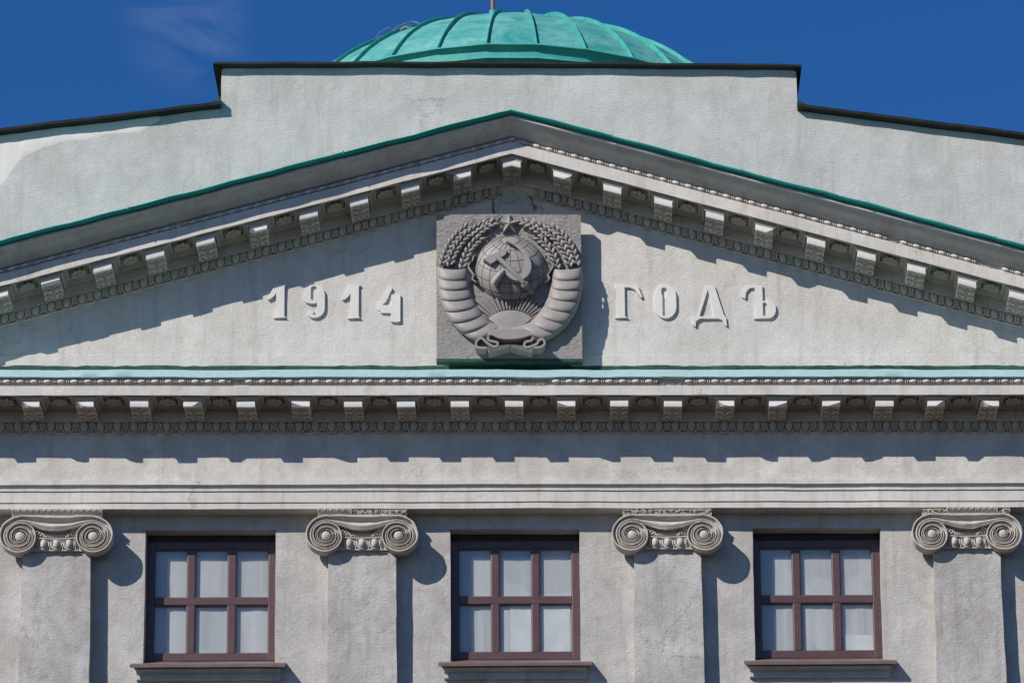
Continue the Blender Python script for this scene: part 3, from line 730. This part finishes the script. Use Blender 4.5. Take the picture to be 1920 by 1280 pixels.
for i in range(n+1):
    s_ = i/n; x = -0.403+0.806*s_
    arch = math.sin(math.pi*s_)
    ztop = K0*0.97; ztopr = ztop
    zbot = (K0*KR*0.97)*(1-arch**1.3)+(0.058)*arch**1.3
    row = [(x, 0.0, ztop), (x, YV+0.02, ztop)]
    for f_ in QF+[1.0]:
        z = ztop+(zbot-ztop)*f_
        row.append((x, YV-VH*vprof(f_)*(1.0), z))
    row.append((x, YV+0.06, zbot-0.002))
    rows.append(row)
mb.grid(rows); canal = mb.mesh('cushion', 'capital', 50)
mb = MB(); mb.box(-0.40, 0.40, -0.19, 0.0, -0.148, 0.235); mb.box(-0.25, 0.25, -0.205, -0.18, -0.05, 0.16)
core = mb.mesh('capital_core', 'capital')
mb = MB(); mb.ell((0, YV+0.010, -0.078), (0.040, 0.044, 0.058), 14, 9); ceg = mb.mesh('egg', 'capital', 60)
mb = MB(); path = []
for i in range(15):
    a = math.pi+R(-35)+i*R(250)/14; path.append((0.058*math.cos(a), YV+0.010, -0.070+0.070*math.sin(a)))
mb.tube(path, 0.0105, 6)
mb.tube([(0.0705, YV+0.012, -0.03), (0.0705, YV+0.016, -0.138)], 0.0065, 5)
crim = mb.mesh('egg_rim', 'capital', 60)
mb = MB()                                                   # twisted cord above the eggs
for i in range(17):
    x = -0.20+0.40*i/16; sag = 0.012*math.cos(math.pi*(i/16-.5))
    mb.ell((x, YV+0.010, 0.022-sag+0.008), (0.016, 0.016, 0.024), 7, 5, Matrix.Rotation(R(38), 3, 'Y'))
mb.tube([(x, YV-0.012, -0.012-0.010*math.cos(math.pi*x/0.46)) for x in frange(-0.22, 0.22, 0.04)], 0.0085, 6)
for s_ in (-1, 1):                                          # corner palmettes
    for k in range(4):
        mb.ell((s_*(0.215-0.028*k), YV-0.006, 0.070-0.018*k), (0.034-0.004*k, 0.013, 0.011), 7, 5, Matrix.Rotation(s_*R(38+9*k), 3, 'Y'))
        mb.ell((s_*(0.180-0.022*k), YV-0.010, 0.082-0.026*k), (0.013, 0.013, 0.012), 6, 4)
cord = mb.mesh('cord_moulding', 'capital', 60)
mb = MB(); mb.box(-0.24, 0.24, -0.212, -0.10, -0.152, -0.138); neck = mb.mesh('neck_fillet', 'capital')
AZ0 = K0*0.97                                                # abacus: carved leaf band or what is left of it
def leaf_mesh():
    mb = MB()
    for dx, h in ((-0.019, 0.85), (0.0, 1.0), (0.019, 0.85)):
        mb.tube([(dx*0.3, YV+0.012, AZ0+0.004), (dx*0.75, YV-0.016, AZ0+0.034*h), (dx, YV-0.040, AZ0+0.064*h), (dx*1.1, YV-0.060, AZ0+0.078*h)], [0.005, 0.009, 0.011, 0.007], 6)
    return mb.mesh('leaf', 'capital', 60)
lf = leaf_mesh()
caps_done = {0: [(-0.50, 0.50)], 1: [(-0.495, -0.115)], 2: [], 3: [(-0.22, 0.36)]}
for ci, c in enumerate(PX):
    zc = 17.047
    CP = put('capital', core, B, (c, 0, zc))
    def worn(me):
        m2 = me.copy()
        for v in m2.vertices:
            q = Vector(v.co)*9+Vector((ci*31, 0, 0)); v.co += noise.noise_vector(q)*0.006+noise.noise_vector(q*3.1)*0.0025
        return m2
    for s_ in (-1, 1):
        put('volute', worn(vol[s_]), CP, (s_*0.403, 0, 0)); put('volute_eye', eye, CP, (s_*0.403, 0, 0))
    put('cushion', worn(canal), CP, (0, 0, 0)); put('cord_moulding', cord, CP, (0, 0, 0)); put('neck_fillet', neck, CP, (0, 0, 0))
    for k in (-1, 0, 1): put('egg', ceg, CP, (k*0.141, 0, 0)); put('egg_rim', crim, CP, (k*0.141, 0, 0))
    mb = MB()
    pf = [(-0.10, AZ0+0.002), (YV+0.004, AZ0+0.002), (YV-0.012, AZ0+0.03), (YV-0.034, AZ0+0.062), (YV-0.040, AZ0+0.085), (-0.1, AZ0+0.092)]
    runs = caps_done[ci]
    for a, b_ in runs:
        extrude(mb, pf, frange(a, b_, 0.05))
        k = 0; x = a+0.03
        while x < b_-0.02:
            put('leaf', lf, CP, (x, 0, 0)); x += 0.0705; k += 1
    if runs: mb.build('abacus', 'capital', CP, smooth=40)
    # broken remains
    ends = []
    cur = -0.505
    for a, b_ in runs: ends.append((cur, a)); cur = b_
    ends.append((cur, 0.505))
    mb = MB()
    for a, b_ in ends:
        if b_-a < 0.05: continue
        rows = []
        for x in frange(a+0.002, b_-0.002, 0.012):
            row = []
            for i, (y, z) in enumerate([(-0.10, 0.001), (YV+0.002, 0.0), (YV+0.004, 0.014), (YV+0.000, 0.028), (YV-0.008, 0.044), (YV-0.012, 0.060), (YV-0.010, 0.074), (-0.12, 0.086)]):
                q = Vector((x*26+ci*9, i*0.9, 2)); nn = noise.noise(q)*0.022+noise.noise(q*2.6)*0.014 if 0 < i < 7 else 0
                row.append((x, y+nn, AZ0+z+0.35*nn))
            rows.append(row)
        mb.grid(rows)
    if mb.v: mb.build('broken_abacus', 'broken', CP, smooth=25)

# ------------------------------------------------------------------ raised inscription
def letter(name, outlines, fx, fz, parent, label, th=0.020):
    cu = bpy.data.curves.new(name, 'CURVE'); cu.dimensions = '2D'; cu.fill_mode = 'BOTH'; cu.extrude = th/2+0.006; cu.bevel_depth = 0.0025; cu.bevel_resolution = 1
    for pl in outlines:
        sp_ = cu.splines.new('POLY'); sp_.points.add(len(pl)-1); sp_.use_cyclic_u = True
        for p_, (u, v) in zip(sp_.points, pl): p_.co = (fx(u), fz(v), 0, 1)
    tmp = bpy.data.objects.new('tmp', cu); col.objects.link(tmp)
    dg = bpy.context.evaluated_depsgraph_get(); me = bpy.data.meshes.new_from_object(tmp.evaluated_get(dg))
    bpy.data.objects.remove(tmp); bpy.data.curves.remove(cu)
    me.transform(Matrix(((1, 0, 0, 0), (0, 0, -1, YF-th/2), (0, 1, 0, 0), (0, 0, 0, 1))))
    me.materials.clear(); me.materials.append(MAT['letter'])
    o = bpy.data.objects.new(name, me); col.objects.link(o); o.parent = parent
    o.matrix_parent_inverse = parent.matrix_world.inverted()
    tag(o, label); return o
def arc(cx_, cy_, rx, ry, a0, a1, n=14): return [(cx_+rx*math.cos(R(a0+(a1-a0)*i/n)), cy_-ry*math.sin(R(a0+(a1-a0)*i/n))) for i in range(n+1)]
LXn = lambda u: -2.710+((480+u/5.647)-516)*0.006085
LZn = lambda v: 20.122-((500+v/5.65)-534)*0.00658-0.008
LXg = lambda u: 1.180+((1130+u/5.333)-1155)*0.006085
LZg = LZ2 = lambda v: 20.122-((500+v/5.336)-534)*0.00658-0.008
N_ = empty('date_numerals', (-2.05, YF, 19.68), 'raised grey stucco numerals reading 1914 left of the emblem', 'inscription')
one = [(203, 188), (318, 192), (303, 215), (303, 525), (325, 540), (325, 546), (193, 546), (193, 540), (218, 525), (218, 380), (160, 352), (128, 352), (128, 344), (175, 330), (218, 270), (218, 215)]
one = [(203, 188), (318, 192), (303, 212), (303, 526), (322, 540), (193, 540), (218, 526), (218, 274), (196, 312), (168, 336), (138, 350), (126, 344), (150, 300), (180, 240)]
letter('numeral', [one], LXn, LZn, N_, 'numeral 1, leftmost, its top in the shadow edge')
nine = [arc(622, 300, 105, 112, 90, 180, 8)+[(517, 360)]+arc(590, 352, 72, 40, 185, 265, 6)+[(645, 392), (648, 430)]+arc(598, 455, 50, 48, 60, 20, 3)[::-1]]
nine_o = arc(620, 305, 108, 112, 180, 0, 18)+[(728, 440)]+arc(625, 440, 103, 102, 0, -90, 8)+arc(620, 485, 78, 57, 270, 200, 6)+[(545, 500), (560, 470), (600, 462), (615, 480), (600, 505)]+[(630, 520), (648, 490), (648, 380), (620, 392), (575, 392), (530, 378), (512, 355)]
nine_h = arc(615, 245, 33, 38, 0, 180, 10)+[(582, 340), (592, 362), (612, 364), (616, 330), (648, 245)]
nine_h = arc(615, 240, 35, 34, 10, 180, 10)+[(580, 335), (588, 356), (608, 366), (612, 330), (612, 270), (625, 248)]
letter('numeral', [nine_o, nine_h], LXn, LZn, N_, 'numeral 9 between the two ones')
letter('numeral', [[(u+783, v+4) for u, v in one]], LXn, LZn, N_, 'second numeral 1, between the 9 and the 4')
four = [(1418, 205), (1440, 235), (1372, 375), (1338, 405), (1338, 412), (1428, 412), (1432, 300), (1525, 300), (1525, 412), (1525, 580), (1490, 588), (1428, 580), (1428, 490), (1318, 485), (1322, 466), (1270, 440)]
letter('numeral', [four], LXn, LZn, N_, 'numeral 4, weathered, beside the emblem plaque')
W_ = empty('word_letters', (2.1, YF, 19.68), 'raised grey stucco letters spelling the Cyrillic word right of the emblem', 'inscription')
ge = [(122, 184), (350, 190), (395, 300), (382, 310), (350, 262), (320, 225), (270, 205), (218, 204), (218, 498), (243, 510), (122, 510), (138, 498), (138, 205)]
letter('letter', [ge], LXg, LZg, W_, 'Cyrillic letter Ge')
oo = arc(628, 300, 108, 118, 0, 180, 14)+arc(628, 400, 108, 116, 180, 360, 14)
oh = arc(616, 232, 30, 26, 0, 180, 8)+[(586, 262), (596, 290), (596, 490), (612, 498), (627, 490), (627, 310), (646, 262)]
letter('letter', [oo, oh], LXg, LZg, W_, 'Cyrillic letter O')
de = [(1040, 186), (1122, 192), (1210, 480), (1232, 510), (1240, 595), (1215, 580), (1195, 530), (1150, 518), (975, 518), (930, 545), (925, 600), (897, 582), (890, 505), (955, 500)]
dh = [(1056, 225), (1068, 262), (1112, 490), (1102, 498), (965, 498)]
letter('letter', [de, dh], LXg, LZg, W_, 'Cyrillic letter De with two feet')
er = [(1520, 186), (1605, 190), (1605, 345), (1665, 338)]+arc(1660, 425, 78, 90, 90, -90, 12)+[(1515, 517), (1530, 500), (1530, 205), (1475, 215), (1440, 255), (1432, 318), (1392, 296), (1410, 235), (1440, 195)]
eh = [(1605, 360), (1640, 358)]+arc(1640, 430, 22, 60, 80, -80, 8)+[(1605, 498)]
letter('letter', [er, eh], LXg, LZg, W_, 'Cyrillic hard sign, the last letter')

# ------------------------------------------------------------------ emblem plaque
EM = empty('emblem_plaque', (-0.04, YF, 19.12), 'dark square relief plaque with globe, hammer and sickle, wheat and star', 'emblem')
inv = Matrix.Translation((0.04, -YF, -19.12))
EY = YF-0.215
def EP(u, v, h): return (-0.862+(u-145)*0.001672-0.005*h, EY-h, 20.898-(v-105)*0.00179-0.47*h)
class EB(MB):
    def build(s, name, mt, parent=None, smooth=None, wobble=0.0, loc=(0,0,0), bevel=0.0):
        s.v = [tuple(inv @ Vector(p)) for p in s.v]
        return link(name, s.mesh(name, mt, smooth, wobble), parent, loc, bevel)
    def pr(s, poly, h0, h1, hs=None):
        n = len(poly); v = [EP(u, w_, h1) for u, w_ in poly]; 
        bk = [(x, EY-h0, z) for x, y, z in v]
        s.add(v+bk, [tuple(range(n)), tuple(range(2*n-1, n-1, -1))]+[(i, i+n, (i+1) % n+n, (i+1) % n) for i in range(n)])
mb = EB(); xs = frange(-0.866, 0.782, 0.08); zs = frange(19.118, 20.898, 0.08)
mb.grid([[(x, EY, z) for x in xs] for z in zs])
for z in (zs[0], zs[-1]): mb.grid([[(x, EY+d, z) for d in (0, 0.075)] for x in xs])
for x in (xs[0], xs[-1]): mb.grid([[(x, EY+d, z) for d in (0, 0.075)] for z in zs])
mb.grid([[(x, EY+0.075, z) for x in (xs[0], xs[-1])] for z in (zs[0], zs[-1])])
mb.build('slab', 'emslab', EM, smooth=35, wobble=0.003)
mb = EB(); mb.box(-0.72, 0.64, YF-0.055, YF+0.02, 18.92, 20.80); mb.box(-0.6, 0.52, EY+0.076, YF-0.054, 19.25, 20.80); mb.build('mounting_block', 'oldgreen', EM)  # block's dark colour helps stand in for the slab's shade on it
# globe
GC = Vector((-0.026, EY, 20.215)); GA, GH = 0.402, 0.195
mb = EB(); rows = []
for i in range(15):
    a = math.pi/2*i/14; rows.append([(GC.x+GA*math.cos(a)*math.cos(2*math.pi*j/40), EY-GH*math.sin(a), GC.z+GA*math.cos(a)*math.sin(2*math.pi*j/40)) for j in range(40)])
mb.grid(rows, True); GL = mb.build('globe', 'emblem', EM, smooth=60)
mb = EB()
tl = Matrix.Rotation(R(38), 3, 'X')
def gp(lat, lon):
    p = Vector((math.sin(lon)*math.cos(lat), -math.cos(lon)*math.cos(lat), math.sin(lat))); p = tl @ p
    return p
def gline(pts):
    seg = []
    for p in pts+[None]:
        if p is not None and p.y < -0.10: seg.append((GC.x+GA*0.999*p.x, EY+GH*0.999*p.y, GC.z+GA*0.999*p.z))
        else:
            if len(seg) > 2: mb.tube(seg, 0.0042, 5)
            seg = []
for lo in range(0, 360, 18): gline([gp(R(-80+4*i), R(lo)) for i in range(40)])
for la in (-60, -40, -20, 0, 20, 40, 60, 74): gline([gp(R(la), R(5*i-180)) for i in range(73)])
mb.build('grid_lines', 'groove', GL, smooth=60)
# hammer and sickle
mb = EB(); mb.pr([(462, 412), (598, 340), (628, 352), (618, 384), (515, 450), (500, 438)], 0.12, 0.222)
mb.build('hammer_head', 'emblem', EM, smooth=30, bevel=0.006)
mb = EB(); mb.tube([EP(560, 400, .225), EP(640, 478, .232), EP(700, 540, .222), EP(738, 582, .20)], [0.030, 0.030, 0.031, 0.030], 8)
mb.ell(EP(745, 592, .18), (0.048, 0.04, 0.048), 10, 7); mb.tube([EP(750, 600, .165), EP(798, 650, .12)], 0.030, 8)
mb.build('hammer_handle', 'emblem', EM, smooth=50)
outer = [(620, 288), (690, 312), (748, 358), (784, 424), (788, 484), (762, 530), (712, 562), (650, 548), (596, 496)]
inner = [(616, 478), (660, 515), (702, 520), (735, 492), (748, 440), (735, 385), (702, 342), (664, 312)]
def spl(pl, n=4):
    o = []
    for i in range(len(pl)-1):
        a = pl[max(i-1, 0)]; b_ = pl[i]; c_ = pl[i+1]; d_ = pl[min(i+2, len(pl)-1)]
        for q in range(n):
            t_ = q/n; o.append(tuple(0.5*((2*b_[k])+(-a[k]+c_[k])*t_+(2*a[k]-5*b_[k]+4*c_[k]-d_[k])*t_*t_+(-a[k]+3*b_[k]-3*c_[k]+d_[k])*t_**3) for k in range(2)))
    return o+[pl[-1]]
mb = EB(); po, pi_ = spl(outer), spl(inner)
mb.pr(po+pi_, 0.11, 0.228); mb.build('sickle_blade', 'emblem', EM, smooth=25, bevel=0.005)
mb = EB(); mb.tube([EP(604, 494, .22), EP(580, 520, .218), EP(552, 556, .205), EP(532, 588, .18)], [0.030, 0.036, 0.044, 0.046], 9); mb.build('sickle_handle', 'emblem', EM, smooth=50)
# star with ridged points
mb = EB(); pts = []
for i in range(10):
    r_ = 78 if i % 2 == 0 else 31; a = R(90+36*i); pts.append((641+r_*math.cos(a), 172-r_*math.sin(a)*0.97))
v = [EP(u, w_, .035) for u, w_ in pts]; n = 10
mb.add(v+[(x, EY+0.002, z) for x, y, z in v]+[EP(641, 168, .088)], [(i, (i+1) % n, 20) for i in range(n)]+[(i, i+n, (i+1) % n+n, (i+1) % n) for i in range(n)])
mb.build('star', 'emblem', EM)
# rising sun and its rays
mb = EB(); rows = []
for k in range(9):
    q = k/8; row = []
    for j in range(25):
        a = R(138-96*j/24); rr_ = 208*q
        row.append(EP(641+rr_*math.cos(a), 932-rr_*math.sin(a)*0.80, 0.010+0.032*math.sqrt(max(0, 1-q**3))))
    rows.append(row)
rows.append([(x, EY+0.002, z) for x, y, z in rows[-1]])
mb.grid(rows); mb.build('rising_sun', 'emblem', EM, smooth=50)
for i in range(21):
    a = R(28+124*i/20); L0 = 180; L1 = 300+(40 if i % 2 else 0)
    L1 = min(L1, 250+abs(i-10)*14)
    mb = EB(); mb.tube([EP(641+L0*math.cos(a), 900-L0*math.sin(a)*0.78, .016), EP(641+L1*math.cos(a), 900-L1*math.sin(a)*0.82, .022)], [0.010, 0.012], 5); mb.build('sun_ray', 'emblem', EM, smooth=50)
# sheaves wrapped in ribbon
for sd in (-1, 1):
    fu = lambda u: u if sd < 0 else 1286-u
    path = [(252, 462, 104), (254, 540, 107), (263, 618, 110), (284, 700, 112), (322, 780, 113), (382, 856, 108), (462, 910, 100), (588, 930, 78)]
    P = []
    for i in range(len(path)-1):
        for q in range(10): 
            t_ = q/10; a = path[max(i-1, 0)]; b_ = path[i]; c_ = path[i+1]; d_ = path[min(i+2, len(path)-1)]
            P.append(tuple(0.5*((2*b_[k])+(-a[k]+c_[k])*t_+(2*a[k]-5*b_[k]+4*c_[k]-d_[k])*t_*t_+(-a[k]+3*b_[k]-3*c_[k]+d_[k])*t_**3) for k in range(3)))
    P.append(path[-1]); nb = 8; per = (len(P)-1)/nb
    for bnd in range(nb):
        i0 = bnd*per; rows = []
        for st in range(9):
            fpos = i0+per*st/8*1.03; k = min(int(fpos), len(P)-2); q = fpos-k
            u = P[k][0]+(P[k+1][0]-P[k][0])*q; v_ = P[k][1]+(P[k+1][1]-P[k][1])*q; r_ = P[k][2]+(P[k+1][2]-P[k][2])*q
            d = Vector((P[k+1][0]-P[k][0], P[k+1][1]-P[k][1])).normalized(); d = (d*0.50+Vector((-0.06, 0.50))).normalized(); nrm = Vector((-d.y, d.x))
            tt = st/8; puff = 0.84+0.21*math.sin(min(1, tt*1.1)*math.pi*0.60) if tt < .97 else 0.97
            row = []
            for j in range(17):
                a = math.pi*j/16; off = -math.cos(a)*r_*(0.97+0.03*puff); bow = -16*math.sin(a)   # bands sag in the middle
                uu_ = u+nrm.x*off+d.x*(-bow); vv_ = v_+nrm.y*off+d.y*(-bow)
                h = 0.004+0.128*puff*math.sin(a)**0.8*(r_/110)
                row.append(EP(fu(uu_), vv_+ 0.47*h/0.00179*0.35, h))
            rows.append(row)
        rows.append([(x, y+0.05, z) for x, y, z in rows[-1]])
        mb = EB(); mb.grid(rows); mb.build('ribbon_band', 'emblem', EM, smooth=42)
    # ears of wheat above the ribbon: rows of grains with awns
    stem = EB()
    ears = [[(185, 455), (205, 385), (240, 310), (300, 235), (380, 175)], [(235, 462), (252, 395), (288, 325), (345, 255), (430, 195), (490, 165)], [(320, 480), (335, 420), (362, 360), (405, 300), (455, 258)],
            [(400, 262), (450, 215), (500, 180), (545, 158)]]
    if sd > 0: pass
    WS_ = None; grains = []
    for ei, e_ in enumerate(ears):
        pl = []
        for i in range(len(e_)-1):
            for q in range(8): pl.append((e_[i][0]+(e_[i+1][0]-e_[i][0])*q/8, e_[i][1]+(e_[i+1][1]-e_[i][1])*q/8))
        pl.append(e_[-1])
        L_ = [0]
        for a, b_ in zip(pl[:-1], pl[1:]): L_.append(L_[-1]+math.hypot(a[0]-b_[0], a[1]-b_[1]))
        stem.tube([EP(fu(a), b_, .03) for a, b_ in pl[::3]], 0.014, 5)
        pos = 8; kk = 0
        while pos < L_[-1]:
            i = max(k for k in range(len(L_)) if L_[k] <= pos); i = min(i, len(pl)-2)
            q = (pos-L_[i])/max(1e-6, L_[i+1]-L_[i]); u = pl[i][0]+(pl[i+1][0]-pl[i][0])*q; v_ = pl[i][1]+(pl[i+1][1]-pl[i][1])*q
            d = Vector((pl[i+1][0]-pl[i][0], pl[i+1][1]-pl[i][1])).normalized(); nrm = Vector((-d.y, d.x))
            for s2 in (-1, 1):
                gu = u+nrm.x*17*s2+d.x*(18 if s2 > 0 else 0); gv = v_+nrm.y*17*s2+d.y*(18 if s2 > 0 else 0)
                dr = (d+nrm*0.55*s2).normalized()
                grains.append((fu(gu), gv, (dr.x if sd < 0 else -dr.x), dr.y))
                if kk % 2 == 0 and (gu < 560):
                    ln = 62; stem.tube([EP(fu(gu+dr.x*15), gv+dr.y*15, .03), EP(fu(gu+(dr.x*.6+d.x*.7)*ln), gv+(dr.y*.6+d.y*.7)*ln, .018)], [0.006, 0.003], 4)
            pos += 39; kk += 1
    for k in range(7):                         # long awns below the star
        stem.tube([EP(fu(455+16*k), 268-17*k, .02), EP(fu(505+11*k), 262-22*k-k*k*0.6, .02)], [0.007, 0.004], 4)
        stem.tube([EP(fu(330+34*k), 205-15*k+k*k*0.9, .02), EP(fu(392+30*k), 160-8*k+k*k*0.5, .016)], [0.008, 0.004], 4)
    WS_ = stem.build('wheat_sheaf', 'emblem', EM, smooth=60)
    gm = None
    for (gu, gv, dx, dy) in grains:
        if gm is None:
            g_ = MB(); g_.ell((0, 0, 0), (0.020, 0.024, 0.041), 8, 6); gm = g_.mesh('grain', 'emblem', 60)
        p = inv @ Vector(EP(gu, gv, .050)); o = bpy.data.objects.new('grain', gm); col.objects.link(o); o.parent = WS_
        o.location = p; o.rotation_euler = (0, math.atan2(dx, -dy), 0)
    # folded ribbon end beside the globe
    pth = [(402, 385), (388, 395), (385, 425), (362, 440), (355, 470), (375, 500), (392, 525), (380, 550), (398, 570), (414, 572)]
    mb = EB(); a_ = [EP(fu(u), v_, .085) for u, v_ in pth]
    rows = [[(x, EY, z) for x, y, z in a_], a_, [(x+0.016, y, z+0.006) for x, y, z in a_], [(x+0.016, EY, z+0.006) for x, y, z in a_]]
    mb.grid(rows); mb.build('ribbon_fold', 'emblem', EM, smooth=50)
# bow at the foot
mb = EB()
mb.pr(spl([(493, 938), (503, 910), (548, 896), (642, 892), (738, 893), (781, 910), (795, 943)], 3)+spl([(777, 937), (725, 955), (640, 965), (567, 957), (522, 936)], 3), 0.02, 0.190)
mb.build('bow', 'emblem', EM, smooth=35, bevel=0.006)
def strip(pth, h, wd, name):
    mb = EB(); L, Rr = [], []
    for i, (u, v_) in enumerate(pth):
        a = pth[max(i-1, 0)]; b_ = pth[min(i+1, len(pth)-1)]; d = Vector((b_[0]-a[0], b_[1]-a[1])).normalized()
        L.append(EP(u-d.y*wd, v_+d.x*wd, h)); Rr.append(EP(u+d.y*wd, v_-d.x*wd, h))
    rows = [[(x, EY, z) for x, y, z in L], L, Rr, [(x, EY, z) for x, y, z in Rr], [(x, EY, z) for x, y, z in L]]
    mb.grid(rows); return mb.build(name, 'emblem', EM, smooth=50)
for sd in (-1, 1):
    pth = [(497, 932), (494, 966), (530, 978), (557, 986), (552, 1008), (524, 1010), (482, 984), (447, 954), (416, 976), (413, 1010), (440, 1020), (482, 1022)] if sd < 0 else \
          [(795, 938), (788, 968), (748, 980), (736, 1002), (758, 1017), (818, 996), (838, 968), (864, 964), (874, 990), (856, 1012), (826, 1018), (803, 1018)]
    strip(spl(pth, 4), 0.178, 7, 'ribbon_scroll')
    fu = lambda u: u if sd < 0 else 1288-u
    mb = EB(); mb.pr([(fu(u), v_) for u, v_ in [(418, 1005), (422, 976), (448, 960), (484, 988), (524, 1008), (480, 1018), (435, 1016)]], 0.0, 0.10); mb.build('ribbon_loop', 'emblem', EM, smooth=35)
    mb = EB(); mb.pr([(fu(u), v_) for u, v_ in [(480, 1016), (560, 1008), (645, 1002), (648, 1014), (600, 1028), (500, 1052)]], 0.0, 0.168)
    for k in range(5): mb.tube([EP(fu(486+k*5), 1019+k*8, .170), EP(fu(640), 1003+k*3, .170)], 0.0055, 4)
    mb.build('ribbon_tail', 'emblem', EM, smooth=35)
mb = EB(); mb.box(-0.868, 0.786, EY-0.008, EY+0.09, 19.076, 19.116); mb.build('drip_strip', 'oldgreen', EM, bevel=0.004)

# ------------------------------------------------------------------ small things on the roof
mb = MB(); mb.tube([(-0.294, 4.85, 26.25), (-0.292, 4.85, 27.6), (-0.292, 4.85, 29.0)], [0.028, 0.028, 0.026], 10)
fp = mb.build('flagpole', 'pole', smooth=60)
mb = MB(); mb.tube([(-0.294, 4.85, 26.20), (-0.294, 4.85, 26.36)], 0.05, 10); mb.build('pole_socket', 'dome_trim', fp, smooth=60)
tag(fp, 'thin brown metal pole rising from the top of the green dome', 'pole')
mb = MB()
mb.tube([(-1.829, 4.94, 26.01), (-1.780, 4.90, 26.075), (-1.736, 4.891, 26.102), (-1.69, 4.88, 26.125), (-1.644, 4.874, 26.139), (-1.604, 4.899, 26.107), (-1.576, 4.916, 26.085), (-1.52, 4.91, 26.10), (-1.443, 4.80, 26.115)], 0.0055, 5)
mb.tube([(-1.604, 4.88, 26.09), (-1.56, 4.87, 26.14), (-1.50, 4.865, 26.165), (-1.414, 4.861, 26.195), (-1.375, 4.856, 26.212), (-1.336, 4.853, 26.207), (-1.281, 4.82, 26.175), (-1.26, 4.78, 26.14)], 0.0045, 5)
mb.tube([(-1.50, 4.80, 26.06), (-1.44, 4.76, 26.085), (-1.40, 4.75, 26.06), (-1.35, 4.76, 26.075)], 0.012, 5)
tag(mb.build('loose_wire', 'wire', smooth=60), 'tangle of loose wire curling above the left side of the dome', 'wire')
